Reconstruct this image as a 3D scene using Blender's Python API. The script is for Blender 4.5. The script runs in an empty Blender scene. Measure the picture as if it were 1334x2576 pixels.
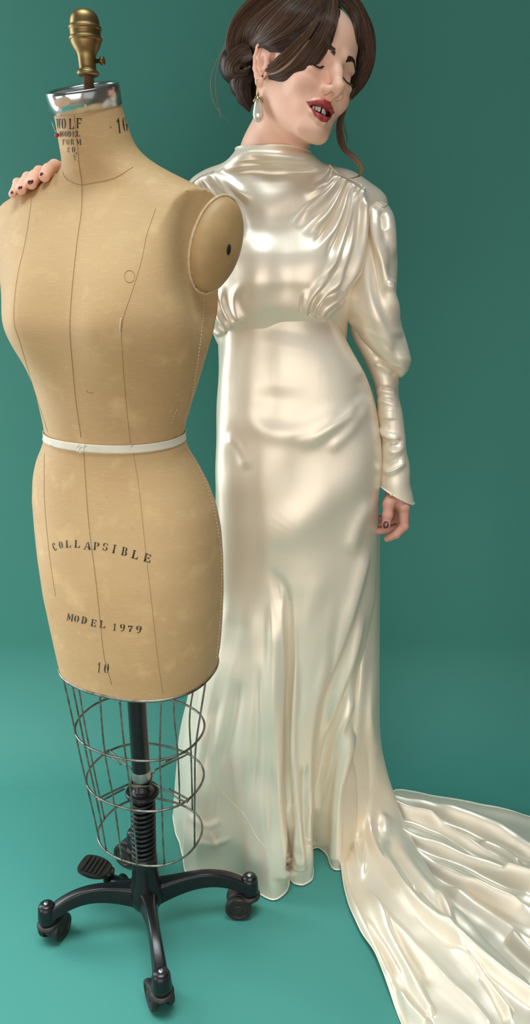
import bpy, math
import numpy as np
from mathutils import Vector, Matrix
from mathutils.bvhtree import BVHTree

# ------------------------------------------------------------------ camera, world, lights, exposure
CAM = np.array([0.0, 0.0, 1.35]); PITCH = math.radians(18.8); FPX = 1935.0
scene = bpy.context.scene
COL = scene.collection
cam_data = bpy.data.cameras.new('camera')
cam_data.sensor_fit = 'VERTICAL'; cam_data.sensor_height = 36.0
cam_data.lens = FPX / 2576.0 * 36.0
cam_data.clip_start = 0.01
cam = bpy.data.objects.new('camera', cam_data); COL.objects.link(cam)
cam.location = CAM; cam.rotation_euler = (math.pi / 2 - PITCH, 0, 0)
scene.camera = cam

world = bpy.data.worlds.new('world'); scene.world = world; world.use_nodes = True
bg = world.node_tree.nodes['Background']
bg.inputs[0].default_value = (1.0, 0.90, 0.78, 1); bg.inputs[1].default_value = 0.10

def area(name, loc, target, size, size_y, power, color):
    d = bpy.data.lights.new(name, 'AREA'); d.shape = 'RECTANGLE'; d.size = size; d.size_y = size_y
    d.energy = power; d.color = color
    o = bpy.data.objects.new(name, d); COL.objects.link(o); o.location = loc
    o.rotation_euler = (Vector(target) - Vector(loc)).to_track_quat('-Z', 'Y').to_euler()
    return o
# daylight through the tall window on the left of the room, with fill lamps added behind the camera and at the sides
area('window_daylight', (-1.75, 1.72, 1.30), (0.25, 1.15, 0.75), .6, 2.3, 32, (0.90, 0.96, 1.0))
area('low_left_fill', (-1.95, 0.3, 0.75), (0.0, 1.35, 0.3), 1.2, 1.3, 3.5, (0.95, 0.98, 1.0)).data.spread = math.radians(80)  # added fill, aimed low to whiten the left flank of the skirt
area('rear_fill', (-0.3, -1.75, 0.9), (0.15, 1.4, 0.5), 3.0, 1.75, 46, (1.0, 0.955, 0.90))  # added broad fill behind the camera, brightens the fronts and the lower gown
area('right_fill', (1.9, -0.6, 0.9), (0.1, 1.4, 0.5), 1.6, 1.6, 4, (0.95, 0.98, 1.0))  # added weak fill from the right front, no real opening there
area('skylight', (-0.5, 0.7, 2.8), (-0.5, 0.98, 0.0), 2.4, 0.8, 12.5, (0.82, 0.94, 1.0)).data.spread = math.radians(56)

vs = scene.view_settings
vs.view_transform = 'Standard'; vs.look = 'None'; vs.gamma = 1.0; vs.use_curve_mapping = False
vs.exposure = 0.0
scene.cycles.max_bounces = 8

# ------------------------------------------------------------------ geometry helpers
FW = np.array([0, math.cos(PITCH), -math.sin(PITCH)]); UP = np.array([0, math.sin(PITCH), math.cos(PITCH)])
RT = np.array([1.0, 0, 0])
def ray(px, py):
    px = np.asarray(px, float); py = np.asarray(py, float)
    return ((px - 667) / FPX)[..., None] * RT - ((py - 1288) / FPX)[..., None] * UP + FW
def P(px, py, Y):                     # point of the photograph at depth Y
    d = ray(px, py); return CAM + d * (np.asarray(Y, float) / d[..., 1])[..., None]
def PF(px, py, z=0.0):                # point of the photograph on the horizontal plane z
    d = ray(px, py); return CAM + d * ((np.asarray(z, float) - CAM[2]) / d[..., 2])[..., None]
def proj(p):
    q = np.asarray(p, float) - CAM; zc = q @ FW
    return np.stack([667 + FPX * (q @ RT) / zc, 1288 - FPX * (q @ UP) / zc], -1)
def sm(x, a, b):
    t = np.clip((np.asarray(x, float) - a) / (b - a), 0, 1); return t * t * (3 - 2 * t)
def spline(pts, n):                   # Catmull-Rom through points, n samples
    p = np.asarray(pts, float)
    if len(p) < 3: 
        t = np.linspace(0, 1, n)[:, None]; return p[0] * (1 - t) + p[-1] * t
    q = np.vstack([2 * p[0] - p[1], p, 2 * p[-1] - p[-2]])
    seg = np.r_[0, np.cumsum(np.linalg.norm(np.diff(p, axis=0), axis=1))]
    s = np.linspace(0, seg[-1], n); i = np.clip(np.searchsorted(seg, s, 'right') - 1, 0, len(p) - 2)
    t = ((s - seg[i]) / np.maximum(seg[i + 1] - seg[i], 1e-9))[:, None]
    a, b, c, d = q[i], q[i + 1], q[i + 2], q[i + 3]
    return .5 * (2 * b + (c - a) * t + (2 * a - 5 * b + 4 * c - d) * t ** 2 + (3 * b - a - 3 * c + d) * t ** 3)
def smooth1(a, k, closed=False):
    a = np.asarray(a, float)
    for _ in range(k):
        if closed: a = (np.roll(a, 1, 0) + 2 * a + np.roll(a, -1, 0)) / 4
        else:
            b = a.copy(); b[1:-1] = (a[:-2] + 2 * a[1:-1] + a[2:]) / 4; a = b
    return a
def grid_faces(nr, nc, closed=False, off=0):
    c = nc if closed else nc - 1
    i, j = np.meshgrid(np.arange(nr - 1), np.arange(c), indexing='ij'); k = (j + 1) % nc
    return (np.stack([i * nc + j, i * nc + k, (i + 1) * nc + k, (i + 1) * nc + j], -1).reshape(-1, 4) + off)
def grid_normals(G, closed=False):
    dv = np.gradient(G, axis=0)
    du = (np.roll(G, -1, 1) - np.roll(G, 1, 1)) if closed else np.gradient(G, axis=1)
    n = np.cross(du, dv); return n / np.maximum(np.linalg.norm(n, axis=-1, keepdims=True), 1e-12)

WLOC = {}
def link(o, parent=None):
    COL.objects.link(o); WLOC[o.name] = Vector(o.location)
    if parent is not None:
        o.parent = parent; o.matrix_parent_inverse = Matrix.Translation(-WLOC[parent.name])
    return o
def empty(name, loc):
    o = bpy.data.objects.new(name, None); o.location = loc; o.empty_display_size = .05; return link(o)
def tag(o, label=None, cat=None, group=None, kind=None):
    if label: o['label'] = label
    if cat: o['category'] = cat
    if group: o['group'] = group
    if kind: o['kind'] = kind
    return o
def obj(name, geo, mat, parent=None, smooth=True, origin=None, colors=None):
    V, faces = geo; V = np.asarray(V, float).reshape(-1, 3)
    c = V.mean(0) if origin is None else np.asarray(origin, float)
    m = bpy.data.meshes.new(name)
    if isinstance(faces, np.ndarray): faces = [faces]
    if len(faces) and isinstance(faces[0], np.ndarray):
        lt = np.concatenate([np.full(len(f), f.shape[1]) for f in faces if len(f)])
        li = np.concatenate([f.ravel() for f in faces if len(f)])
        m.vertices.add(len(V)); m.vertices.foreach_set('co', (V - c).ravel().astype(np.float32))
        m.loops.add(len(li)); m.loops.foreach_set('vertex_index', li.astype(np.int32))
        m.polygons.add(len(lt)); m.polygons.foreach_set('loop_start', np.r_[0, np.cumsum(lt)[:-1]].astype(np.int32))
        m.update(calc_edges=True); m.validate()
    else:
        m.from_pydata([tuple(v) for v in (V - c)], [], faces)
    m.polygons.foreach_set('use_smooth', [smooth] * len(m.polygons))
    if colors is not None:
        for nm, arr in colors.items():
            at = m.color_attributes.new(nm, 'FLOAT_COLOR', 'POINT')
            a4 = np.ones((len(V), 4), np.float32); a4[:, :3] = arr
            at.data.foreach_set('color', a4.ravel())
    if isinstance(mat, (list, tuple)):
        for mm in mat: m.materials.append(mm)
    elif mat: m.materials.append(mat)
    o = bpy.data.objects.new(name, m); o.location = c
    return link(o, parent)
def edge_split(o, ang=40):
    m = o.modifiers.new('edges', 'EDGE_SPLIT'); m.split_angle = math.radians(ang); return o
def join(geos):
    Vs, F, off = [], [], 0
    for V, fs in geos:
        V = np.asarray(V, float)
        if isinstance(fs, np.ndarray): fs = [fs]
        for f in fs:
            f = np.asarray(f)
            F.append(f + off)
        Vs.append(V); off += len(V)
    return np.vstack(Vs), F
def frames(pts):
    p = np.asarray(pts, float); t = np.gradient(p, axis=0); t /= np.maximum(np.linalg.norm(t, axis=1, keepdims=True), 1e-12)
    n = np.zeros_like(p); a = np.array([0, 0, 1.0]) if abs(t[0, 2]) < .9 else np.array([0, 1.0, 0])
    n[0] = np.cross(t[0], a); n[0] /= np.linalg.norm(n[0])
    for i in range(1, len(p)):
        v = n[i - 1] - t[i] * (n[i - 1] @ t[i]); n[i] = v / max(np.linalg.norm(v), 1e-12)
    return t, n, np.cross(t, n)
def tube(pts, r, sides=8, closed=False, cap=True, flat=None):
    p = np.asarray(pts, float); r = np.broadcast_to(np.asarray(r, float), (len(p),))
    t, n, b = frames(p); a = np.linspace(0, 2 * np.pi, sides, endpoint=False)
    fb = 1.0 if flat is None else flat
    V = p[:, None] + r[:, None, None] * (np.cos(a)[None, :, None] * n[:, None] + fb * np.sin(a)[None, :, None] * b[:, None])
    V = V.reshape(-1, 3)
    if closed:
        i, j = np.meshgrid(np.arange(len(p)), np.arange(sides), indexing='ij'); i2 = (i + 1) % len(p); j2 = (j + 1) % sides
        return V, [np.stack([i * sides + j, i * sides + j2, i2 * sides + j2, i2 * sides + j], -1).reshape(-1, 4)]
    F = [grid_faces(len(p), sides, True)]
    if cap:
        k = len(V); V = np.vstack([V, p[0], p[-1]]); j = np.arange(sides); j2 = (j + 1) % sides; o = (len(p) - 1) * sides
        F.append(np.vstack([np.stack([np.full(sides, k), j2, j], -1), np.stack([np.full(sides, k + 1), o + j, o + j2], -1)]))
    return V, F
def lathe(prof, base, axis=(0, 0, 1), seg=32, ex=(1, 1)):
    axis = np.asarray(axis, float); axis /= np.linalg.norm(axis)
    a = np.array([1.0, 0, 0]) if abs(axis[0]) < .8 else np.array([0, 1.0, 0])
    e2 = np.cross(axis, a); e2 /= np.linalg.norm(e2); e1 = np.cross(e2, axis)
    prof = np.asarray(prof, float); th = np.linspace(0, 2 * np.pi, seg, endpoint=False)
    V = (np.asarray(base, float) + prof[:, 1, None, None] * axis
         + prof[:, 0, None, None] * (ex[0] * np.cos(th)[None, :, None] * e1 + ex[1] * np.sin(th)[None, :, None] * e2)).reshape(-1, 3)
    F = [grid_faces(len(prof), seg, True)]
    k = len(V); V = np.vstack([V, np.asarray(base) + prof[0, 1] * axis, np.asarray(base) + prof[-1, 1] * axis])
    j = np.arange(seg); j2 = (j + 1) % seg; o = (len(prof) - 1) * seg
    F.append(np.vstack([np.stack([np.full(seg, k), j2, j], -1), np.stack([np.full(seg, k + 1), o + j, o + j2], -1)]))
    return V, F
def box(c, ex, ey, ez):
    c, ex, ey, ez = [np.asarray(q, float) for q in (c, ex, ey, ez)]
    V = np.array([c + sx * ex + sy * ey + sz * ez for sz in (-1, 1) for sy in (-1, 1) for sx in (-1, 1)])
    F = np.array([[0, 2, 3, 1], [4, 5, 7, 6], [0, 1, 5, 4], [2, 6, 7, 3], [0, 4, 6, 2], [1, 3, 7, 5]])
    return V, [F]
def ball(c, r, ex=(1, 1, 1), nu=20, nv=12, rot=None):
    v = np.linspace(0, np.pi, nv); u = np.linspace(0, 2 * np.pi, nu, endpoint=False)
    G = np.stack([np.sin(v)[:, None] * np.cos(u), np.sin(v)[:, None] * np.sin(u), np.cos(v)[:, None] * np.ones(nu)], -1)
    V = G.reshape(-1, 3) * r * np.asarray(ex)
    if rot is not None: V = V @ np.asarray(rot).T
    return V + np.asarray(c), [grid_faces(nv, nu, True)]

# ------------------------------------------------------------------ materials
def material(name, rgb, rough=.6, metal=0.0, spec=.5, noise=None, bump=None, **kw):
    m = bpy.data.materials.new(name); m.use_nodes = True; nt = m.node_tree; b = nt.nodes['Principled BSDF']
    b.inputs['Base Color'].default_value = (*rgb, 1); b.inputs['Roughness'].default_value = rough
    b.inputs['Metallic'].default_value = metal; b.inputs['Specular IOR Level'].default_value = spec
    for k, v in kw.items():
        b.inputs[k.replace('_', ' ')].default_value = v
    tc = nt.nodes.new('ShaderNodeTexCoord')
    if noise:                                   # (scale, amount, second colour)
        sc, amt, rgb2 = noise
        n = nt.nodes.new('ShaderNodeTexNoise'); n.inputs['Scale'].default_value = sc; n.inputs['Detail'].default_value = 6
        r = nt.nodes.new('ShaderNodeMapRange'); r.inputs[1].default_value = .35; r.inputs[2].default_value = .7; r.inputs[4].default_value = amt
        x = nt.nodes.new('ShaderNodeMix'); x.data_type = 'RGBA'
        nt.links.new(tc.outputs['Object'], n.inputs['Vector']); nt.links.new(n.outputs['Fac'], r.inputs[0])
        nt.links.new(r.outputs[0], x.inputs[0]); x.inputs[6].default_value = (*rgb, 1); x.inputs[7].default_value = (*rgb2, 1)
        nt.links.new(x.outputs[2], b.inputs['Base Color'])
    if bump:                                    # (scale, strength, distance)
        n2 = nt.nodes.new('ShaderNodeTexNoise'); n2.inputs['Scale'].default_value = bump[0]; n2.inputs['Detail'].default_value = 3
        bp = nt.nodes.new('ShaderNodeBump'); bp.inputs['Strength'].default_value = bump[1]; bp.inputs['Distance'].default_value = bump[2]
        nt.links.new(tc.outputs['Object'], n2.inputs['Vector']); nt.links.new(n2.outputs['Fac'], bp.inputs['Height'])
        nt.links.new(bp.outputs['Normal'], b.inputs['Normal'])
    return m

# ------------------------------------------------------------------ the setting: seamless green paper sweep
M_paper = material('green paper', (0.060, 0.262, 0.215), .62, spec=.3, noise=(1.3, .35, (0.055, 0.246, 0.206)), bump=(900, .04, .0005))
WALL_Y, COVE = 1.98, .28
xs = np.linspace(-1.6, 1.9, 36)
prof = [(WALL_Y, z) for z in np.linspace(2.7, COVE, 14)] + \
       [(WALL_Y - COVE + COVE * math.cos(a), COVE - COVE * math.sin(a)) for a in np.linspace(0, math.pi / 2, 24)[1:]]
G = np.array([[(x, y, z) for x in xs] for y, z in prof])
w = obj('wall_back', (G.reshape(-1, 3), [grid_faces(len(prof), len(xs))]), M_paper); tag(w, kind='structure')
G = np.array([[(x, y, 0) for x in xs] for y in np.linspace(WALL_Y - COVE, .35, 20)])
w = obj('floor', (G.reshape(-1, 3), [grid_faces(20, len(xs))]), M_paper); tag(w, kind='structure')
M_boards = material('pale room floor', (0.42, 0.33, 0.24), .5, noise=(3, .6, (0.34, 0.26, 0.18)))
w = obj('floor', (np.array([[-2.6, -2.6, -.006], [2.6, -2.6, -.006], [2.6, 2.2, -.006], [-2.6, 2.2, -.006]]), [np.array([[0, 1, 2, 3]])]), M_boards); tag(w, kind='structure')
# ------------------------------------------------------------------ the dress form
def canvas_material():
    m = bpy.data.materials.new('aged tan canvas'); m.use_nodes = True; nt = m.node_tree; N = nt.nodes; L = nt.links
    b = N['Principled BSDF']; b.inputs['Roughness'].default_value = .62; b.inputs['Specular IOR Level'].default_value = .28
    tc = N.new('ShaderNodeTexCoord')
    def noise(scale, detail=5, st=(1, 1, 1)):
        mp = N.new('ShaderNodeMapping'); mp.inputs['Scale'].default_value = st
        n = N.new('ShaderNodeTexNoise'); n.inputs['Scale'].default_value = scale; n.inputs['Detail'].default_value = detail
        L.new(tc.outputs['Object'], mp.inputs[0]); L.new(mp.outputs[0], n.inputs['Vector']); return n.outputs['Fac']
    def mix(a, bcol, fac, lo, hi, amt):
        r = N.new('ShaderNodeMapRange'); r.inputs[1].default_value = lo; r.inputs[2].default_value = hi; r.inputs[4].default_value = amt
        L.new(fac, r.inputs[0]); x = N.new('ShaderNodeMix'); x.data_type = 'RGBA'; L.new(r.outputs[0], x.inputs[0])
        if isinstance(a, tuple): x.inputs[6].default_value = (*a, 1)
        else: L.new(a, x.inputs[6])
        x.inputs[7].default_value = (*bcol, 1); return x.outputs[2]
    c = mix((0.545, 0.360, 0.175), (0.445, 0.275, 0.120), noise(5), .40, .72, .75)
    c = mix(c, (0.72, 0.50, 0.25), noise(24, 6), .56, .8, .55)
    c = mix(c, (0.36, 0.20, 0.07), noise(38, 4), .66, .8, .45)
    c = mix(c, (0.72, 0.52, 0.28), noise(70, 2, (1, 1, 9)), .55, .8, .35)
    c = mix(c, (0.40, 0.23, 0.09), noise(200, 2, (9, 9, 1)), .6, .85, .18)
    L.new(c, b.inputs['Base Color'])
    bp = N.new('ShaderNodeBump'); bp.inputs['Strength'].default_value = .25; bp.inputs['Distance'].default_value = .0006
    L.new(noise(420, 2, (1, 1, 3)), bp.inputs['Height']); L.new(bp.outputs[0], b.inputs['Normal'])
    return m
M_canvas = canvas_material()
M_plate = material('worn tan plate canvas', (0.44, 0.285, 0.125), .5, spec=.35, noise=(22, .8, (0.34, 0.205, 0.08)), bump=(120, .15, .0008))
M_cord = material('pale piping cord', (0.66, 0.50, 0.30), .75, noise=(160, .6, (0.42, 0.28, 0.13)))
M_ink = material('black stencil ink', (0.022, 0.017, 0.014), .6, noise=(350, .6, (0.07, 0.045, 0.025)))
M_inkworn = material('rubbed stencil ink', (0.07, 0.05, 0.035), .65, noise=(300, 1.0, (0.30, 0.19, 0.09)))
M_seam = material('dark seam thread', (0.30, 0.185, 0.08), .8)
M_stitch = material('pale stitches', (0.62, 0.47, 0.28), .8)
M_tape = material('cream cotton tape', (0.74, 0.68, 0.56), .75, noise=(60, .5, (0.66, 0.58, 0.44)), bump=(700, .3, .0004))
M_chrome = material('worn chrome', (0.66, 0.67, 0.68), .2, 1.0, noise=(28, .8, (0.45, 0.43, 0.40)))
M_capdisc = material('scuffed grey metal', (0.26, 0.26, 0.25), .38, .8, noise=(40, .8, (0.5, 0.49, 0.46)))
M_rubbed = material('bare patch in the chrome', (0.64, 0.50, 0.34), .6, noise=(60, .7, (0.50, 0.30, 0.18)))
M_brass = material('old brass', (0.31, 0.215, 0.085), .42, .95, noise=(45, .9, (0.16, 0.095, 0.035)), bump=(90, .15, .0008))
M_rust = material('rusty threaded rod', (0.16, 0.075, 0.035), .6, .5, noise=(200, .8, (0.07, 0.035, 0.02)))
M_wire = material('tarnished steel wire', (0.30, 0.275, 0.24), .38, .9, noise=(60, .9, (0.10, 0.075, 0.05)))
M_iron = material('black enamelled iron', (0.007, 0.007, 0.008), .3, spec=.42, noise=(60, .4, (0.016, 0.015, 0.014)), bump=(130, .2, .0008))
M_rubber = material('black rubber', (0.014, 0.013, 0.012), .5, spec=.4, noise=(90, .6, (0.04, 0.028, 0.02)))
M_steel = material('plain steel', (0.5, 0.5, 0.5), .35, 1.0)
M_hole = material('dark hole', (0.012, 0.006, 0.003), .9)
M_glasshead = material('red glass bead', (0.45, 0.01, 0.06), .15)

PSI = math.radians(22); FY = 1.25
LAT = np.array([math.cos(PSI), -math.sin(PSI), 0]); FOR = np.array([-math.sin(PSI), -math.cos(PSI), 0])
wheel_px = dict(front=(402, 2522), left=(141, 2352), right=(602, 2296), back=(326, 2166))
wheel_w = {k: PF(*v) for k, v in wheel_px.items()}
HUB = np.mean(list(wheel_w.values()), 0); HUB[2] = 0
POLE = np.array([P(356, 1950, FY)[0], FY, 0])
form = empty('dress_form', (POLE[0], FY, 0))
tag(form, 'tan canvas dress form on a black wheeled stand with brass neck knob', 'dress form')

SL = np.array([(250,124),(280,134),(330,143),(390,152),(420,156),(436,150),(455,122),(480,66),(500,18),(515,-3),(560,-16),(620,-18),(680,-6),(720,2),(760,4),(800,3),
  (830,9),(870,30),(920,62),(970,84),(1020,97),(1060,106),(1095,113),(1130,103),(1160,90),(1200,82),(1260,80),(1330,86),(1400,93),(1500,108),(1600,130),(1680,148),(1720,160)], float)
SR = np.array([(200,288),(250,302),(310,320),(350,333),(375,345),(400,372),(430,425),(460,485),(490,545),(505,562),(540,572),(590,570),(640,562),(700,553),(735,550),
  (780,549),(830,538),(900,518),(960,500),(1020,480),(1060,468),(1095,462),(1130,475),(1170,500),(1220,526),(1270,545),(1330,557),(1400,562),(1480,563),(1560,560),(1620,555),(1680,545),(1720,532)], float)
#   z, front depth, back depth, superellipse power, forward shift, forward tilt (slope of the ring plane)
LV = np.array([
 (.632,.118,.130,2.35,.000,0),(.68,.124,.133,2.35,.0,0),(.74,.126,.138,2.3,.0,0),(.82,.124,.142,2.25,.0,0),(.90,.118,.140,2.2,.0,0),(.97,.108,.122,2.15,.0,0),
 (1.02,.097,.103,2.1,.0,0),(1.05,.093,.097,2.1,.0,0),(1.09,.096,.100,2.15,.0,0),(1.14,.102,.108,2.2,.0,0),(1.20,.106,.115,2.3,.0,0),(1.26,.107,.118,2.3,.0,0),
 (1.32,.100,.112,2.2,-.004,0),(1.37,.088,.098,2.1,-.010,0),(1.40,.076,.084,2.1,-.012,.0),(1.425,.064,.070,2.1,-.012,.04),(1.44,.056,.062,2.05,-.010,.10),(1.46,.054,.058,2,-.004,.2),
 (1.485,.053,.055,2,.006,.24),(1.52,.053,.053,2,.014,.27),(1.562,.053,.053,2,.020,.30)])
nz, na = 300, 240
zz = np.linspace(LV[0, 0], LV[-1, 0], nz)
bf, bb, sp, vsft, tl = [smooth1(np.interp(zz, LV[:, 0], LV[:, i]), 60) for i in range(1, 6)]
th = np.linspace(0, 2 * np.pi, na, endpoint=False)
ct, st = np.cos(th), np.sin(th)
def form_rings(a, cx):
    e = (2 / sp)[:, None]
    u = a[:, None] * np.sign(ct) * np.abs(ct) ** e
    s = np.sign(st) * np.abs(st) ** e
    v = np.where(st > 0, bf[:, None], bb[:, None]) * s + vsft[:, None]
    fr = sm(st, -.05, .35)[None]
    zc = zz[:, None]
    for sg in (-1, 1):     # bust
        d = np.exp(-((u - sg * .074) / .064) ** 2)
        v = v + fr * .036 * d * np.where(zc < 1.25, np.exp(-((zc - 1.25) / .075) ** 2), np.exp(-((zc - 1.25) / .105) ** 2))
    z = zc - tl[:, None] * v
    return cx[:, None, None] * RT + np.array([0, FY, 0]) + u[..., None] * LAT + v[..., None] * FOR + z[..., None] * np.array([0, 0, 1.0])
a_ = np.interp(zz, [.632, .85, 1.05, 1.25, 1.4, 1.46, 1.56], [.13, .165, .115, .16, .19, .07, .06]); cx_ = np.full(nz, POLE[0])
for it in range(60):
    Q = proj(form_rings(a_, cx_)); iL = Q[..., 0].argmin(1); iR = Q[..., 0].argmax(1); r = np.arange(nz)
    eL = np.interp(Q[r, iL, 1], SL[:, 0], SL[:, 1]) - Q[r, iL, 0]; eR = np.interp(Q[r, iR, 1], SR[:, 0], SR[:, 1]) - Q[r, iR, 0]
    k = 1.32 / FPX
    a_ = np.clip(a_ + .35 * k * (eR - eL) / 2, .03, .23); cx_ = cx_ + .35 * k * (eL + eR) / 2
    a_ = smooth1(a_, 3); cx_ = smooth1(cx_, 12)
R0 = form_rings(a_, cx_)
# arm plates: the body is cut flat there and closed by a domed oval plate
def to_form(p): q = np.asarray(p) - np.array([cxs, FY, 0]); return np.stack([q @ LAT, q @ FOR, q[..., 2]], -1)
def from_form(q): q = np.asarray(q); return np.array([cxs, FY, 0]) + q[..., 0:1] * LAT + q[..., 1:2] * FOR + q[..., 2:3] * np.array([0, 0, 1.0])
cxs = float(np.interp(1.36, zz, cx_)) - .014
pc = P(541, 616, 1.225); pV = (P(563, 495, 1.225) - P(521, 738, 1.215)) / 2
pH = np.array([-.042, -.042, -.004]); pH = pH * .82
plates = []
for sgn in (1, -1):
    c, V_, H_ = pc, pV, pH
    if sgn < 0:
        c = from_form(to_form(pc) * np.array([-1, 1, 1]))
        f2 = lambda w: ((w @ LAT) * -1) * LAT + (w @ FOR) * FOR + w[2] * np.array([0, 0, 1.0])
        V_, H_ = f2(pV), f2(pH)
    n = np.cross(H_, V_); n /= np.linalg.norm(n)
    if (n @ LAT) * sgn < 0: n = -n
    plates.append((c, V_, H_, n))
    d = (R0 - c) @ n
    q = R0 - c; rad = np.sqrt(((q @ H_) / (H_ @ H_)) ** 2 + ((q @ V_) / (V_ @ V_)) ** 2)
    R0 = R0 - (np.maximum(d, 0) * (1 - sm(rad, 1.12, 3.0)))[..., None] * n
body_V = R0.reshape(-1, 3); body_F = grid_faces(nz, na, True)
cb = R0[0].mean(0); body_V = np.vstack([body_V, cb]); j = np.arange(na)
fan = np.stack([np.full(na, len(body_V) - 1), (j + 1) % na, j], -1)
body = obj('torso', (body_V, [body_F, fan]), M_canvas, form); edge_split(body, 50)
BV = BVHTree.FromPolygons([tuple(v) for v in body_V], body_F.tolist())
def hit(px, py, lift=.0006):
    d = ray(px, py); d = d / np.linalg.norm(d); h = BV.ray_cast(Vector(CAM), Vector(d))
    if h[0] is None:
        h = BV.find_nearest(Vector(CAM + d * 1.2)); n = np.array(h[1]); p = np.array(h[0])
    else: n = np.array(h[1]); p = np.array(h[0])
    if n @ d > 0: n = -n
    return p + n * lift, n
for c, V_, H_, n in plates:
    ph = np.linspace(0, 2 * np.pi, 72, endpoint=False); rr = np.linspace(0, 1, 18)
    hgt = .028 * np.sqrt(np.clip(1 - rr ** 2.2, 0, 1)) + .001
    V = c + rr[:, None, None] * 1.0 * (np.cos(ph)[None, :, None] * H_ + np.sin(ph)[None, :, None] * V_) + hgt[:, None, None] * n
    V2 = np.concatenate([V, (V[-1] - n * .012)[None]])
    pl = obj('arm_plate', (V2.reshape(-1, 3), [grid_faces(19, 72, True)]), M_plate, form)
    pl['label'] = 'domed oval arm plate, darker canvas'
    ring = c + 1.0 * (np.cos(ph)[:, None] * H_ + np.sin(ph)[:, None] * V_) + n * .001
    ring = ring + (ring - c) / np.linalg.norm(ring - c, axis=1, keepdims=True) * .0012
    obj('piping', tube(ring, .0023, 8, closed=True), M_cord, pl)
# the slot in the near plate
c, V_, H_, n = plates[0]
def plate_pt(px, py):
    o = CAM; d = ray(px, py); lo = ((c + n * .03 - o) @ n) / (d @ n); best = None
    for s in np.linspace(lo - .06, lo + .12, 400):
        p = o + d * s; q = p - c
        A = np.stack([H_, V_], 1); uv = np.linalg.lstsq(A, q - n * (q @ n), rcond=None)[0]; r2 = np.hypot(*uv)
        if r2 < 1 and q @ n < .028 * math.sqrt(1 - r2 ** 2.2) + .001: return p
    return o + d * lo
ctr = plate_pt(576, 628); k = 24; ang = np.linspace(0, 2 * np.pi, k, endpoint=False)
slot = np.array([plate_pt(576 + 5.2 * math.cos(t) - 1.5 * math.sin(t), 628 + 14 * math.sin(t)) for t in ang])
cen = slot.mean(0); vd = (CAM - cen) / np.linalg.norm(CAM - cen)
slot_V = np.vstack([slot + vd * .0012, slot - vd * .004, cen + vd * .0008]); i = np.arange(k); i2 = (i + 1) % k
o = obj('slot', (slot_V, [np.stack([i, i2, i2 + k, i + k], -1), np.stack([np.full(k, 2 * k), i2, i], -1)]), M_hole,
        [x for x in form.children if x.name.startswith('arm_plate')][0])
o['label'] = 'dark bolt slot in the plate'

# seams, stitches, tape
def on_form(pts, n=60, lift=.0004):
    s = spline(pts, n); return np.array([hit(x, y, lift)[0] for x, y in s])
def seam(name, pts, r=.0004, n=80, mat=None, lift=.0003):
    return obj(name, tube(on_form(pts, n, lift), r, 6), mat or M_seam, body)
seam('front_seam', [(186,285),(192,340),(200,420),(206,465),(205,530),(195,600),(186,680),(179,760),(176,830),(180,890),(190,1000),(204,1100)], .0005)
seam('front_seam', [(211,1140),(218,1250),(226,1340),(240,1450),(252,1560),(262,1650),(281,1722)], .0005)
seam('princess_seam', [(392,525),(370,590),(355,660),(330,740),(313,790),(306,830),(308,890),(316,1000),(328,1115)], .0003)
seam('princess_seam', [(335,1140),(350,1230),(368,1400),(382,1520),(396,1650),(410,1744)], .00026)
seam('princess_seam', [(80,500),(65,600),(45,690),(36,760),(36,815),(50,860),(80,960),(120,1085)], .00025)
seam('princess_seam', [(112,1140),(112,1260),(125,1400),(140,1500)], .00025)
seam('neck_seam', [(158,432),(165,448),(185,460),(206,465),(240,459),(290,447),(335,420)], .0003)
side = [(513,738),(512,790),(505,850),(492,940),(480,1010),(464,1088)]
side2 = [(466,1125),(490,1160),(515,1215),(535,1270),(549,1340),(556,1400),(556,1480),(552,1570),(543,1660)]
for q in (side, side2):
    s = spline(q, int(len(q) * 7)); gs = []
    for i in range(0, len(s) - 1):
        a0, b0 = s[i], s[i] + (s[i + 1] - s[i]) * .62
        pp = [hit(*a0, .0004)[0], hit(*((a0 + b0) / 2), .0009)[0], hit(*b0, .0004)[0]]
        gs.append(tube(pp, .00075, 5))
    o = obj('side_stitches', join(gs), M_stitch, body); o['kind'] = 'stuff'
# raised bits of worn canvas over the bust point and the button mark
obj('torn_edge', tube(on_form([(305,800),(303,815),(302,830),(304,845)], 16, .0008), .0012, 6), M_stitch, body)
cir = [(326 + 13 * math.cos(t), 695 + 15 * math.sin(t)) for t in np.linspace(.6, 6.6, 20)]
obj('button_mark', tube(on_form(cir, 40, .0001), .0006, 6), material('faint ring', (.45, .28, .11), .7), body)
obj('scratch', tube(on_form([(217,981),(220,986),(228,989),(234,988)], 16, .0002), .0005, 5), M_seam, body)

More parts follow.
